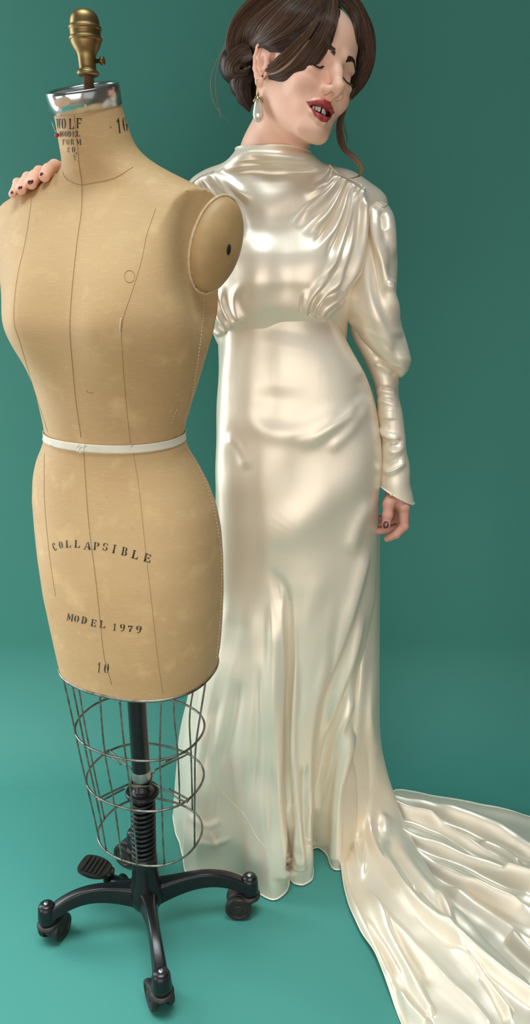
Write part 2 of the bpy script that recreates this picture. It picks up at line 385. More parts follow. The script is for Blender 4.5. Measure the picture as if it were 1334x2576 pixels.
# waist tape: a band round the waist
jw = int(np.argmin(a_[(zz > .98) & (zz < 1.12)]) + np.argmax(zz > .98)); zw = zz[jw]
rows = []
for dz in np.linspace(-.0065, .0065, 6):
    j = int(np.clip(np.searchsorted(zz, zw - .004 + dz), 0, nz - 1)); row = R0[j].copy(); row[:, 2] = zw - .004 + dz
    cen_ = row.mean(0); out = row - cen_; out /= np.linalg.norm(out, axis=1, keepdims=True); rows.append(row + out * .0014)
rows = np.array(rows)
tp = obj('waist_tape', (rows.reshape(-1, 3), [grid_faces(6, na, True)]), M_tape, form); tp['label'] = 'cream cotton tape round the waist'
mo = tp.modifiers.new('thick', 'SOLIDIFY'); mo.thickness = .0010
def strip(pts, hw, n=14, lift=.003):
    s = spline(pts, n); t = np.gradient(s, axis=0); t /= np.linalg.norm(t, axis=1, keepdims=True); nn = np.stack([-t[:, 1], t[:, 0]], -1)
    rows = [[hit(*(s[i] + nn[i] * hw * k), lift + .001 * math.sin(i * 1.3 + k))[0] for k in (-1, 0, 1)] for i in range(n)]
    return np.array(rows).reshape(-1, 3), [grid_faces(n, 3)]
for q in ([(196,1119),(205,1122),(217,1121)], [(198,1131),(206,1133),(215,1130)]):
    e = obj('tape_end', strip(q, 5), M_tape, tp); mo = e.modifiers.new('thick', 'SOLIDIFY'); mo.thickness = .0012
for px, py in ((131,1121),(331,1121),(205,1121),(218,1120)):
    p, n = hit(px, py, .0022); obj('pin', lathe([(0, 0), (.0016, .0001), (.0013, .0008), (0, .0011)], p, n, 10), M_steel, tp)
for px, py in ((482,662),(490,722),(516,735)):
    p, n = hit(px - 1, py, .003); obj('tack', lathe([(0, -.002), (.0012, 0), (.0009, .0022), (0, .0026)], p, n, 8), M_seam, body)

# neck cap
top = R0[-1]; tn = np.cross(top[na // 4] - top[0], top[0] - top[na // 2]); tn /= np.linalg.norm(tn); tn = tn if tn[2] > 0 else -tn
cc = top.mean(0); rim = top - cc
hs = [(-.026, 1.03), (-.0255, 1.075), (-.002, 1.085), (.001, 1.075), (.002, 1.05), (.001, .98), (-.001, .96)]
CV = np.array([cc + rim * f + tn * (h + .012) for h, f in hs])
cap = obj('neck_cap', (CV.reshape(-1, 3), [grid_faces(len(hs), na, True)]), M_chrome, form); cap['label'] = 'chrome band round the top of the neck'
DV = np.array([cc + rim * f + tn * (.012 + h) for f, h in ((.975, -.001), (.7, -.002), (.35, -.003), (.01, -.003))])
obj('cap_disc', (DV.reshape(-1, 3), [grid_faces(4, na, True)]), M_capdisc, cap)
# worn patches on the chrome
CB = BVHTree.FromPolygons([tuple(v) for v in CV.reshape(-1, 3)], grid_faces(len(hs), na, True).tolist())
def caphit(px, py, lift=.0003):
    d = ray(px, py); d /= np.linalg.norm(d); h = CB.ray_cast(Vector(CAM), Vector(d)); 
    if h[0] is None: return None
    return np.array(h[0]) - d * lift
def patch(outline, mat, name):
    s = spline(outline + [outline[0]], 28)[:-1]; c0 = s.mean(0); pts = []
    for f in (1, .66, .33):
        for q in s:
            h = caphit(*(c0 + (q - c0) * f)); 
            if h is None: return
            pts.append(h)
    pts.append(caphit(*c0)); n0 = len(s); j = np.arange(n0); F = [grid_faces(3, n0, True), np.stack([np.full(n0, 3 * n0), 2 * n0 + j, 2 * n0 + (j + 1) % n0], -1)]
    o = obj(name, (np.array(pts), F), mat, cap); o['label'] = 'patch where the chrome has worn away'
patch([(135,253),(150,247),(168,244),(178,252),(172,264),(155,270),(140,266)], M_rubbed, 'worn_patch')
patch([(212,262),(217,263),(218,269),(211,270)], M_rubbed, 'worn_patch')
# brass knob on its threaded rod
kb = P(222, 193, FY - .02)
px_m = FPX / ((kb - CAM) @ FW)
def kz(y): return float(P(222, y, FY - .02)[2] - kb[2])
def kr(w): return w / px_m
prof = [(0, kz(193)), (kr(20), kz(193)), (kr(26), kz(190)), (kr(28), kz(185)), (kr(26), kz(180)), (kr(22), kz(176)), (kr(21), kz(172)), (kr(21.5), kz(160)),
        (kr(22.5), kz(142)), (kr(25), kz(134)), (kr(31), kz(124)), (kr(36), kz(112)), (kr(38), kz(103)), (kr(40.5), kz(101)), (kr(41), kz(97)), (kr(39), kz(94.5)),
        (kr(37), kz(93)), (kr(37.5), kz(84)), (kr(38), kz(76)), (kr(40), kz(74)), (kr(40.5), kz(70)), (kr(38.5), kz(67)), (kr(36.5), kz(65)), (kr(36), kz(55)), (kr(34), kz(44)),
        (kr(30), kz(35)), (kr(24), kz(28.5)), (kr(15), kz(24)), (kr(7), kz(22.5)), (0, kz(22))]
s = []
for i in range(len(prof) - 1):
    for t in (0, .5): s.append(np.array(prof[i]) * (1 - t) + np.array(prof[i + 1]) * t)
s.append(np.array(prof[-1]))
knob = obj('neck_knob', lathe(s, kb, (0, 0, 1), 48), M_brass, form); knob['label'] = 'turned brass knob'
rod = np.array([[.0075 + .0012 * math.cos(i * 2.1), i * .0008] for i in range(52)]); rod = np.vstack([[0, 0], rod, [0, .0416]])
obj('threaded_rod', lathe(rod, kb - np.array([0, 0, .0385]), (0, 0, 1), 20), M_rust, form)
ks = P(248, 154, FY - .02)
obj('set_screw', join([lathe([(0, 0), (.0028, 0), (.0028, .008), (.0052, .008), (.0056, .010), (.0052, .0125), (0, .0127)], ks - np.array([.004, 0, 0]), (1, -.25, 0), 16)]), M_brass, knob)
# ball-headed pin stuck through the neck
pa, pb = P(129, 305, FY - .04), P(143, 340, FY - .045)
pin = empty('dressmaking_pin', pb); tag(pin, 'tiny red bead headed pin stuck in the neck of the dress form', 'pin')
obj('pin_shaft', tube([pa, pb], .0004, 6), M_steel, pin); obj('pin_head', ball(pb, .0032, nu=12, nv=8), M_glasshead, pin)

# ---------------- stencil lettering
def st_poly(*p): return list(p)
def arc(cx, cy, rx, ry, a0, a1, w, n=9):
    a = np.radians(np.linspace(a0, a1, n)); o = [(cx + rx * math.cos(t), cy + ry * math.sin(t)) for t in a]
    i = [(cx + (rx - w * (.35 + .65 * abs(math.cos(t)))) * math.cos(t), cy + (ry - w * .35) * math.sin(t)) for t in a]
    return ('strip', o, i)
def bar(x0, y0, x1, y1): return ('poly', [(x0, y0), (x1, y0), (x1, y1), (x0, y1)])
def quad(*p): return ('poly', list(p))
def stem(x, w=.24, serif=.08):   # a stem with slab serifs
    return [bar(x, .0, x + w, 1.0), bar(x - serif, 0, x + w + serif, .07), bar(x - serif, .93, x + w + serif, 1.0)]
GL = {
 'C': [arc(.42, .5, .42, .5, 100, 262, .3), arc(.46, .5, .40, .5, 30, 78, .24), arc(.46, .5, .40, .5, 282, 330, .24), bar(.76, .66, .83, .95)],
 'O': [arc(.42, .5, .42, .5, 102, 258, .3), arc(.5, .5, .42, .5, -78, 78, .3)],
 '0': [arc(.36, .5, .36, .5, 104, 256, .26), arc(.46, .5, .36, .5, -76, 76, .26)],
 'D': stem(.1, .22, .06) + [arc(.42, .5, .46, .5, -85, 85, .3)],
 'L': stem(.12, .24) + [quad((.5, 0), (.9, 0), (.9, .32), (.82, .32), (.74, .08), (.5, .08))],
 'A': [quad((.5, 1), (.62, 1), (1.0, .05), (.72, .05)), bar(.62, 0, 1.06, .07), quad((.44, .96), (.48, .84), (.2, .05), (.12, .05)), bar(0, 0, .32, .07), bar(.32, .30, .66, .37)],
 'P': stem(.1, .22, .06) + [arc(.48, .73, .38, .27, -88, 88, .26)],
 'S': [arc(.42, .74, .38, .26, 80, 250, .22), arc(.45, .26, .38, .26, -110, 80, .22), bar(.72, .68, .79, .95), bar(.06, .05, .13, .33), arc(.42, .74, .36, .26, 20, 60, .15), arc(.45, .26, .38, .26, 200, 245, .15)],
 'I': stem(.28, .26, .12),
 'B': stem(.1, .22, .06) + [arc(.45, .75, .36, .25, -84, 86, .24), arc(.45, .26, .42, .26, -86, 82, .26)],
 'E': stem(.12, .22, .06) + [quad((.45, .93), (.86, .93), (.86, .7), (.79, .7), (.73, .86), (.45, .86)), quad((.45, 0), (.9, 0), (.9, .28), (.82, .28), (.75, .08), (.45, .08)), quad((.45, .47), (.62, .47), (.62, .36), (.7, .36), (.7, .64), (.62, .64), (.62, .54), (.45, .54))],
 'F': stem(.12, .24, .06) + [quad((.45, 1), (.88, 1), (.88, .72), (.8, .72), (.74, .9), (.45, .9)), bar(.45, .44, .72, .54)],
 'M': [bar(.06, 0, .15, 1), bar(0, 0, .24, .06), quad((.0, 1), (.26, 1), (.54, .3), (.48, .08)), quad((.58, .36), (.78, 1), (.84, 1), (.58, .14)), bar(.86, 0, 1.08, 1), bar(.8, 0, 1.14, .06)],
 'N': [bar(.06, 0, .16, 1), bar(0, 0, .26, .06), quad((0, 1), (.28, 1), (.86, .0), (.74, 0)), bar(.84, .2, .93, 1), bar(.74, .94, 1.02, 1)],
 'W': [quad((.04, 1), (.26, 1), (.42, .1), (.34, 0)), quad((.44, .2), (.56, .8), (.52, .95)), quad((.5, 1), (.74, 1), (.86, .1), (.78, 0)), quad((.88, .2), (1.06, 1), (1.0, 1)), bar(-.03, .93, .33, 1), bar(.92, .93, 1.14, 1)],
 'R': stem(.1, .22, .06) + [arc(.46, .74, .38, .26, -80, 86, .24), quad((.5, .44), (.7, .44), (1.0, .0), (.72, 0))],
 'Y': [quad((0, 1), (.26, 1), (.52, .5), (.4, .44)), quad((.84, 1), (.92, 1), (.6, .48), (.55, .52)), bar(.38, 0, .6, .4)],
 '1': [bar(.3, 0, .56, .82), quad((.56, .86), (.56, 1), (.4, 1), (.1, .84), (.12, .76), (.28, .8)), bar(.16, 0, .7, .07)],
 '9': [arc(.4, .7, .38, .3, 95, 265, .26), arc(.46, .7, .38, .3, -85, 85, .26), quad((.6, .5), (.84, .62), (.7, .18), (.42, 0), (.2, .02), (.2, .09), (.45, .12), (.58, .3))],
 '7': [quad((.06, 1), (.06, .68), (.14, .68), (.22, .84), (.5, .8), (.8, .92), (.9, 1)), quad((.56, .74), (.8, .84), (.52, .3), (.52, 0), (.24, 0), (.3, .34))],
 '.': [bar(.1, 0, .34, .2)],
 'thin1': [quad((.34, 0), (.54, 0), (.54, 1), (.42, 1), (.12, .82), (.16, .72), (.34, .8))],
}
def glyph(ch, cx, cy, h, w, ang, shear=0):      # centre, height, width in picture pixels, angle in degrees
    geos = []; ca, sa = math.cos(math.radians(ang)), math.sin(math.radians(ang))
    def place(q):
        x = (q[0] - .47) * w + shear * (q[1] - .5) * h; y = -(q[1] - .5) * h
        return hit(cx + x * ca - y * sa, cy + x * sa + y * ca, .0003)[0]
    for g in GL[ch]:
        if g[0] == 'strip':
            A = np.array([place(q) for q in g[1]]); B = np.array([place(q) for q in g[2]])
            geos.append((np.vstack([A, B]), [grid_faces(2, len(A))]))
        else:
            p = g[1]; dense = []
            for i in range(len(p)):
                a0, b0 = np.array(p[i]), np.array(p[(i + 1) % len(p)])
                m = max(1, int(np.linalg.norm(a0 - b0) / .26))
                dense += [tuple(a0 + (b0 - a0) * t / m) for t in range(m)]
            V = np.array([place(q) for q in dense]); c_ = place(np.mean(p, 0)); V = np.vstack([V, c_]); k = len(dense); j = np.arange(k)
            if len(p) == 4: geos.append((V, [np.stack([np.full(k, k), j, (j + 1) % k], -1)]))
            else:
                from mathutils.geometry import tessellate_polygon
                tr = tessellate_polygon([[Vector((x, y, 0)) for x, y in dense]])
                geos.append((V[:k], [np.array([list(t) for t in tr])]))
    return join(geos)
def lettering(items, mat, name):
    for (ch, cx, cy, h, w, ang) in items:
        o = obj('letter' if ch.isalpha() and len(ch) == 1 else 'numeral' if ch != '.' else 'full_stop', glyph(ch, cx, cy, h * 1.06, w * (.96 if ch == 'M' else 1.12), ang), mat, body)
        mo = o.modifiers.new('ink', 'SOLIDIFY'); mo.thickness = .0002; mo.offset = 0
Z6 = lambda x, y: (60 + x * 560 / 1334, 1260 + y * 520 / 1239)
L1 = [('C',184,275,20,8,-22),('O',222,263,17,9,-12),('L',266,258,17,13,-4),('L',320,258,18,14,2),('A',380,268,18,16,6),('P',437,271,18,15,4),('S',490,275,18,14,8),('I',544,288,20,13,12),('B',605,303,20,15,11),('L',668,322,20,16,14),('E',741,341,20,18,12)]
lettering([(c, *Z6(x, y), h, w, a) for c, x, y, h, w, a in L1], M_ink, 'lettering')
L2 = [('M',275,697,17,14,10),('O',317,706,16,12,8),('D',363,715,17,14,9),('E',419,731,17,14,9),('L',472,739,17,15,7),('1',546,756,17,9,6),('9',593,760,17,14,4),('7',640,766,14,14,4),('9',691,770,17,15,2)]
lettering([(c, *Z6(x, y), h, w, a) for c, x, y, h, w, a in L2], M_ink, 'lettering')
lettering([('thin1', *Z6(453, 998), 25, 10, 5), ('0', *Z6(498, 1003), 24, 13, 4)], M_ink, 'lettering')
Z2 = lambda x, y: (x * 620 / 1334, y * 480 / 1033)
lettering([('W',318,670,24,9,-2),('O',345,668,24,11,-2),('L',386,670,24,13,0),('F',428,667,24,14,0)] and [(c, *Z2(x, y), h, w, a) for c, x, y, h, w, a in
  [('W',316,670,24,9,-2),('O',345,669,25,11,-2),('L',387,671,25,13,0),('F',428,667,24,14,0)]], M_ink, 'lettering')
lettering([(c, *Z2(x, y), h, w, a) for c, x, y, h, w, a in
  [('M',334,725,13,7,0),('O',358,725,13,8,0),('D',378,725,13,8,0),('E',401,725,13,8,0),('L',424,724,13,9,0),('R',392,768,13,8,0),('M',425,769,14,11,0),('O',399,810,14,8,0),('.',418,815,16,9,0)]], M_ink, 'lettering')
lettering([(c, *Z2(x, y), h, w, a) for c, x, y, h, w, a in [('F',346,769,13,7,0),('O',368,769,13,8,0),('C',372,812,12,6,0),('Y',405,852,14,9,0),('.',424,862,12,5,0)]], M_inkworn, 'lettering')
lettering([('thin1', *Z2(645, 680), 36, 14, -6), ('0', *Z2(678, 672), 34, 13, -8)], M_ink, 'lettering')

# ---------------- stand
def up(p, z): return np.array([p[0], p[1], z])
bot = R0[0]; 
rimw = obj('bottom_rim', tube(bot[::4] - np.array([0, 0, .001]), .0028, 8, closed=True), M_wire, form); rimw['label'] = 'steel wire round the bottom edge'
bc = bot.mean(0)
def ring_at(y_px, xl, xr, dep, zoff=0):
    c_ = P((xl + xr) / 2, y_px, FY); hw = (xr - xl) / 2 / FPX * ((c_ - CAM) @ FW) * .985
    a0 = np.linspace(0, 2 * np.pi, 96, endpoint=False); e = 2 / 2.3
    u = hw * np.sign(np.cos(a0)) * np.abs(np.cos(a0)) ** e; v = dep * np.sign(np.sin(a0)) * np.abs(np.sin(a0)) ** e
    return np.array([c_[0], FY, c_[2]]) + u[:, None] * LAT + v[:, None] * FOR
rings = [ring_at(1825, 187, 518, .100), ring_at(1950, 217, 515, .096), ring_at(2088, 247, 510, .090)]
for r_ in rings: obj('cage_ring', tube(r_, .0022, 8, closed=True), M_wire, form)
na0 = len(rings[0])
wire_ang = [182, 220, 243, 268, 281, 312, 358, 62, 82, 118]
for i, dg in enumerate(wire_ang):
    t = math.radians(-dg); kb_ = int(round(((t / (2 * np.pi)) % 1) * na)) % na; kr_ = int(round(((t / (2 * np.pi)) % 1) * na0)) % na0
    b0 = bc + (bot[kb_] - bc) * .985
    p_ = np.vstack([b0 + [0, 0, .002]] + [r_[kr_][None] for r_ in rings])
    s = spline(p_, 30); s[:, 0] += .0012 * np.sin(np.linspace(0, 7, 30) + i); obj('cage_wire', tube(s, .00175, 6), M_wire, form)
zr2 = rings[1][0, 2]; pc0 = np.array([POLE[0], FY, zr2 - .005])
for t in (20, 110, 200, 290):
    p0 = rings[1][int(t / 360 * na0)]; d_ = pc0 - p0; L_ = np.linalg.norm(d_); d_ /= L_; sd = np.cross(d_, [0, 0, 1])
    s = [p0 + d_ * .05 + sd * .006, p0 + d_ * .004 + sd * .005, p0 - d_ * .003, p0 + d_ * .004 - sd * .004, p0 + d_ * (L_ - .03)]
    s += [pc0 - d_ * .026 + [0, 0, -.004], pc0 + sd * .024 + [0, 0, -.006], pc0 + d_ * .024 + [0, 0, -.006]]
    obj('cage_strut', tube(spline(s, 40), .0019, 6), M_wire, form)
pt = POLE.copy()
zj = P(355, 1950, FY)[2]
obj('pole', lathe([(0, .0), (.0178, 0), (.0178, .4), (0, .4)], up(pt, zj + .012), (0, 0, 1), 32), M_iron, form)
edge_split(form.children[-1] if False else bpy.data.objects['pole'], 40)
o = obj('pole_ferrule', lathe([(0, 0), (.0182, 0), (.0186, .002), (.0186, .020), (.0182, .022), (0, .022)], up(pt, zj - .008), (0, 0, 1), 32), M_capdisc, form); edge_split(o); o['label'] = 'bare metal ring at the foot of the pole'
zc_ = P(356, 1992, FY)[2]
obj('collar', lathe([(0, -.012), (.016, -.012), (.0185, -.007), (.026, -.007), (.0315, -.0045), (.0335, 0), (.0325, .0035), (.028, .005), (.0205, .0045), (.0180, .009), (.0155, .012), (.0155, .03), (0, .03)], up(pt, zc_), (0, 0, 1), 40), M_iron, form)
zs0, zs1 = P(370, 2155, FY)[2], zc_ - .018
n_t = 12; t = np.linspace(0, 1, 420); a0 = t * n_t * 2 * np.pi
hb = np.array([HUB[0], FY, 0]); hb = POLE * .55 + np.array([HUB[0], HUB[1], 0]) * .45
cx0 = pt[0] + (hb[0] - pt[0]) * (1 - t); cy0 = pt[1] + (hb[1] - pt[1]) * (1 - t)
obj('spring', tube(np.stack([cx0 + .0215 * np.cos(a0), cy0 + .0215 * np.sin(a0), zs0 + (zs1 - zs0) * t], -1), .0036, 8), M_iron, form)
obj('inner_rod', tube([up(hb, zs0 - .03), up(pt, zs1 + .01)], .0150, 20), M_iron, form)
# hub and legs
zh = P(372, 2200, HUB[1])[2]
hub = obj('hub', lathe([(0, zs0 + .006), (.0235, zs0 + .006), (.0258, zs0), (.0262, .160), (.0275, .135), (.034, .114), (.038, .095), (.036, .078), (.027, .062), (.012, .050), (0, .048)][::-1], up(hb, 0), (0, 0, 1), 40), M_iron, form)
sock_px = dict(front=(405, 2445), left=(116, 2275), right=(628, 2204), back=(338, 2088))
for k_, wl in wheel_w.items():
    zt = .100
    sx = PF(*sock_px[k_], zt)
    d_ = np.array([sx[0] - hb[0], sx[1] - hb[1], 0]); Ln = np.linalg.norm(d_); d_ /= Ln; sd = np.array([-d_[1], d_[0], 0])
    s = np.linspace(0, 1, 26)
    zc = .103 + .018 * np.sin(np.pi * s ** 1.1) * s ** .5 - .030 * s ** 3 - .012 * (1 - s) ** 2
    hh = .0205 - .006 * s + .005 * (1 - s) ** 4; ww = .0160 - .0045 * np.sin(np.pi * np.clip(s, 0, 1)) * .8 - .001 * s + .010 * (1 - s) ** 5
    q = np.linspace(0, 2 * np.pi, 24, endpoint=False); e = .40
    cy = np.sign(np.cos(q)) * np.abs(np.cos(q)) ** e; sz = np.sign(np.sin(q)) * np.abs(np.sin(q)) ** e
    V = np.array([[hb + d_ * (Ln * (.05 + .93 * s[i])) + sd * ww[i] * cy[j] * (1 - .15 * (sz[j] > 0)) + np.array([0, 0, zc[i] + hh[i] * sz[j]]) for j in range(24)] for i in range(26)])
    jj = np.arange(24); geo = (np.vstack([V.reshape(-1, 3), V[-1].mean(0)]), [grid_faces(26, 24, True), np.stack([np.full(24, 26 * 24), 25 * 24 + (jj + 1) % 24, 25 * 24 + jj], -1)])
    leg = obj('leg', geo, M_iron, form)
    obj('socket', lathe([(0, .056), (.0165, .057), (.0188, .062), (.019, .070), (.0178, .082), (.0172, .092), (.0145, .0985), (.009, .1015), (0, .1025)], up(sx, 0), (0, 0, 1), 32), M_iron, leg)
    obj('stem_pin', lathe([(0, .100), (.0045, .101), (.0045, .1036), (.003, .1044), (0, .1046)], up(sx, 0), (0, 0, 1), 16), M_steel, leg)
    # caster: fork plate, hood, two wheels on an axle
    wc = np.array([wl[0], wl[1], .0285]); ax_d = np.array([sx[0] - wl[0], sx[1] - wl[1], 0]); 
    ln = np.linalg.norm(ax_d); ax_d = ax_d / max(ln, 1e-6); axl = np.array([-ax_d[1], ax_d[0], 0])
    cs = obj('caster', join([lathe([(0, .044), (.019, .045), (.0225, .0485), (.0225, .0525), (.019, .055), (.012, .0565), (0, .0565)], up(sx, 0), (0, 0, 1), 28),
         tube(spline([up(sx, .047), up(sx * .6 + wc * .4, .043), wc + [0, 0, .010]], 12), np.linspace(.017, .014, 12), 16),
         lathe([(0, -.0100), (.023, -.0100), (.0255, -.008), (.0255, .008), (.023, .0100), (0, .0100)], wc + np.array([0, 0, .004]), axl, 30)]), M_rubber, form)
    for s_ in (-1, 1):
        wv = lathe([(0, -.0055), (.008, -.006), (.010, -.004), (.019, -.004), (.0205, -.006), (.0265, -.006), (.0282, -.003), (.0282, .003), (.0265, .006), (0, .006)], wc + axl * s_ * .0165, axl * s_ * -1, 36)
        o = obj('wheel', wv, M_rubber, cs); edge_split(o, 45)
# foot pedal
pp0, pp1 = up(hb, .098), P(238, 2180, HUB[1] - .03)
pe = np.array([PF(238, 2172, .135)[0], PF(238, 2172, .135)[1], .125])
pd = pe - pp0; pd[2] = 0; pd /= np.linalg.norm(pd); psd = np.array([-pd[1], pd[0], 0])
arm = spline([pp0 + pd * .03 + [0, 0, -.005], pp0 + pd * .055 + [0, 0, -.002], pp0 + pd * .085 + [0, 0, .004], pe - pd * .035], 20)
pedal = obj('foot_pedal', join([tube(arm, np.linspace(.018, .012, 20), 14, flat=.8), ball(pp0 + pd * .055 + [0, 0, -.004], .019, (1, 1, .8)),
      lathe([(0, -.02), (.011, -.02), (.012, 0), (.011, .02), (0, .02)], pp0 + pd * .062 - [0, 0, .004], psd, 20)]), M_iron, form)
pn = np.cross(pd, psd); pn = pn + np.array([.0, -.35, 0]) * 1; pn /= np.linalg.norm(pn); pu = np.cross(psd, pn); pu = -pu if pu @ pd < 0 else pu
outl = .92 * np.array([(-.040, .010), (-.030, .022), (-.005, .030), (.022, .028), (.036, .018), (.036, -.018), (.022, -.028), (-.005, -.030), (-.030, -.022), (-.040, -.010)])
ol = spline(np.vstack([outl, outl[:1]]), 41)[:-1]
lay = [(.0, -.009), (.9, -.009), (1.0, -.005), (1.0, .004), (.95, .007), (0, .007)]
V = np.array([[pe + pu * f * x + psd * f * y * 1.0 + pn * h for x, y in ol] for f, h in lay])
pad = obj('pedal_pad', (V.reshape(-1, 3), [grid_faces(6, 40, True)]), M_rubber, pedal); edge_split(pad)
for x in (-.020, -.010, 0, .010, .020):
    obj('pad_rib', box(pe + pu * x + pn * .0088, pu * .0024, psd * .021, pn * .0026), M_rubber, pad, smooth=False)
# ------------------------------------------------------------------ ivory satin gown
def satin_material(name='ivory satin', base=(0.87, 0.77, 0.62)):
    m = bpy.data.materials.new(name); m.use_nodes = True; nt = m.node_tree; N = nt.nodes; L = nt.links; b = N['Principled BSDF']
    b.inputs['Base Color'].default_value = (*base, 1); b.inputs['Roughness'].default_value = .41; b.inputs['Metallic'].default_value = .40
    b.inputs['Specular IOR Level'].default_value = .5
    b.inputs['Coat Weight'].default_value = .12; b.inputs['Coat Roughness'].default_value = .3
    tc = N.new('ShaderNodeTexCoord'); mp = N.new('ShaderNodeMapping'); mp.inputs['Scale'].default_value = (1, 1, .35)
    n = N.new('ShaderNodeTexNoise'); n.inputs['Scale'].default_value = 34; n.inputs['Detail'].default_value = 3
    n2 = N.new('ShaderNodeTexNoise'); n2.inputs['Scale'].default_value = 1500; n2.inputs['Detail'].default_value = 1
    L.new(tc.outputs['Object'], mp.inputs[0]); L.new(mp.outputs[0], n.inputs['Vector']); L.new(tc.outputs['Object'], n2.inputs['Vector'])
    b1 = N.new('ShaderNodeBump'); b1.inputs['Strength'].default_value = .16; b1.inputs['Distance'].default_value = .004
    b2 = N.new('ShaderNodeBump'); b2.inputs['Strength'].default_value = .12; b2.inputs['Distance'].default_value = .0003
    L.new(n.outputs['Fac'], b1.inputs['Height']); L.new(n2.outputs['Fac'], b2.inputs['Height'])
    L.new(b1.outputs[0], b2.inputs['Normal']); L.new(b2.outputs[0], b.inputs['Normal'])
    return m
M_satin = satin_material()
M_hem = material('satin edge', (0.82, 0.76, 0.62), .4, .3)
M_pearl = material('pearl', (0.80, 0.74, 0.64), .18, .35, Coat_Weight=.6, Coat_Roughness=.08, noise=(260, .5, (0.66, 0.62, 0.56)), bump=(220, .25, .001))

def ridge_field(Q, ridges):
    """sum of fold profiles; Q (...,2) are picture positions of the surface points"""
    D = np.zeros(Q.shape[:-1])
    for rg in ridges:
        pts, w, amp = rg[:3]; t0, t1 = rg[3:5] if len(rg) > 3 else (.25, .25)
        wl, wr = w if isinstance(w, tuple) else (w, w)
        s = spline(pts, max(8, 6 * len(pts))); seg = np.diff(s, axis=0); L = np.linalg.norm(seg, axis=1); acc = np.r_[0, np.cumsum(L)]; tot = acc[-1]
        W = 3 * max(wl, wr); mk = (Q[..., 0] > s[:, 0].min() - W) & (Q[..., 0] < s[:, 0].max() + W) & (Q[..., 1] > s[:, 1].min() - W) & (Q[..., 1] < s[:, 1].max() + W)
        q = Q[mk]
        if not len(q): continue
        best = np.full(len(q), 1e18); sg = np.zeros(len(q)); tt = np.zeros(len(q))
        for i in range(len(seg)):
            d = q - s[i]; u = np.clip(d @ seg[i] / max(L[i] ** 2, 1e-9), 0, 1); e = d - u[:, None] * seg[i]; dd = (e ** 2).sum(1)
            up_ = dd < best; best = np.where(up_, dd, best)
            sg = np.where(up_, seg[i, 0] * d[:, 1] - seg[i, 1] * d[:, 0], sg); tt = np.where(up_, (acc[i] + u * L[i]) / tot, tt)
        dd = np.sqrt(best); wv = np.where(sg > 0, wr, wl)
        prof = np.exp(-(dd / wv) ** 2)
        tap = (sm(tt, 0, t0) if t0 > 0 else 1) * (sm(1 - tt, 0, t1) if t1 > 0 else 1)
        D[mk] += amp * prof * tap
    return D
def facing(G, N):
    v = CAM - G; v /= np.linalg.norm(v, axis=-1, keepdims=True); return (N * v).sum(-1)
def outward(G, closed):
    N = grid_normals(G, closed); c = G.mean((0, 1)) if not closed else G.mean(1, keepdims=True)
    s = np.sign(((G - c) * N).sum(-1).mean()); return N * (s if s else 1)
def stations(tab, n):
    T = np.asarray(tab, float); s = np.r_[0, np.cumsum(np.linalg.norm(np.diff((T[:, 0:2] + T[:, 2:4]) / 2, axis=0), axis=1))]
    x = np.linspace(0, s[-1], n); o = np.stack([np.interp(x, s, T[:, i]) for i in range(T.shape[1])], -1)
    return smooth1(o, max(2, n // 14))
def loft(tab, n, m, e=2.0, front_ridges=None, bumps=None, wob=.0020, stretch=(1, 1, 1)):
    T = stations(tab, n); a = np.linspace(0, 2 * np.pi, m, endpoint=False)
    Lp = P(T[:, 0], T[:, 1], T[:, 4]); Rp = P(T[:, 2], T[:, 3], T[:, 4]); c = (Lp + Rp) / 2; h = (Rp - Lp) / 2
    cx = np.sign(np.cos(a)) * np.abs(np.cos(a)) ** (2 / e); sy = np.sign(np.sin(a)) * np.abs(np.sin(a)) ** (2 / e)
    dep = np.where(sy[None] > 0, T[:, 5:6], T[:, 6:7]) * sy[None]
    G = c[:, None] + cx[None, :, None] * h[:, None] + dep[..., None] * np.array([0, -1.0, 0])
    return displace(G, True, front_ridges, bumps, wob=wob, stretch=stretch)
def wobble(G, seed, amp=.0022, stretch=(1, 1, .45), lo=.045, hi=.16, n=26):
    r = np.random.default_rng(seed); D = np.zeros(G.shape[:-1]); st = np.array(stretch)
    for _ in range(n):
        k = r.normal(size=3); k /= np.linalg.norm(k); wl = np.exp(r.uniform(np.log(lo), np.log(hi)))
        D += (wl / hi) * np.sin(2 * np.pi / wl * (G @ (k * st)) + r.uniform(0, 6.28))
    return D * amp / math.sqrt(n / 6)
SEED = [3]
def displace(G, closed, ridges=None, bumps=None, hide=True, wob=.0020, stretch=(1, 1, .45)):
    Q = proj(G); N = outward(G, closed)
    if wob: SEED[0] += 1; G = G + wobble(G, SEED[0], wob, stretch)[..., None] * N; N = outward(G, closed)
    if bumps:
        f = sm(facing(G, N), -.05, .35) if hide else 1
        D = sum(am * np.exp(-((Q[..., 0] - x) / wx) ** 2 - ((Q[..., 1] - y) / wy) ** 2) for x, y, wx, wy, am in bumps)
        G = G + (D * f)[..., None] * N; N = outward(G, closed); Q = proj(G)
    if ridges:
        f = sm(facing(G, N), -.02, .3) if hide else 1
        G = G + (ridge_field(Q, ridges) * f)[..., None] * N
    return G
def geo(G, closed): return G.reshape(-1, 3), [grid_faces(G.shape[0], G.shape[1], closed)]
def zoom(x0, y0, x1, y1, w, h): return lambda pts: [(x0 + x * (x1 - x0) / w, y0 + y * (y1 - y0) / h) for x, y in pts]
ZA = zoom(440, 360, 1060, 960, 1334, 1291); ZB = zoom(500, 800, 1100, 1400, 1334, 1334)
ZC = zoom(400, 1340, 1000, 2280, 1334, 2090); ZT = zoom(820, 1900, 1334, 2576, 1334, 1754)

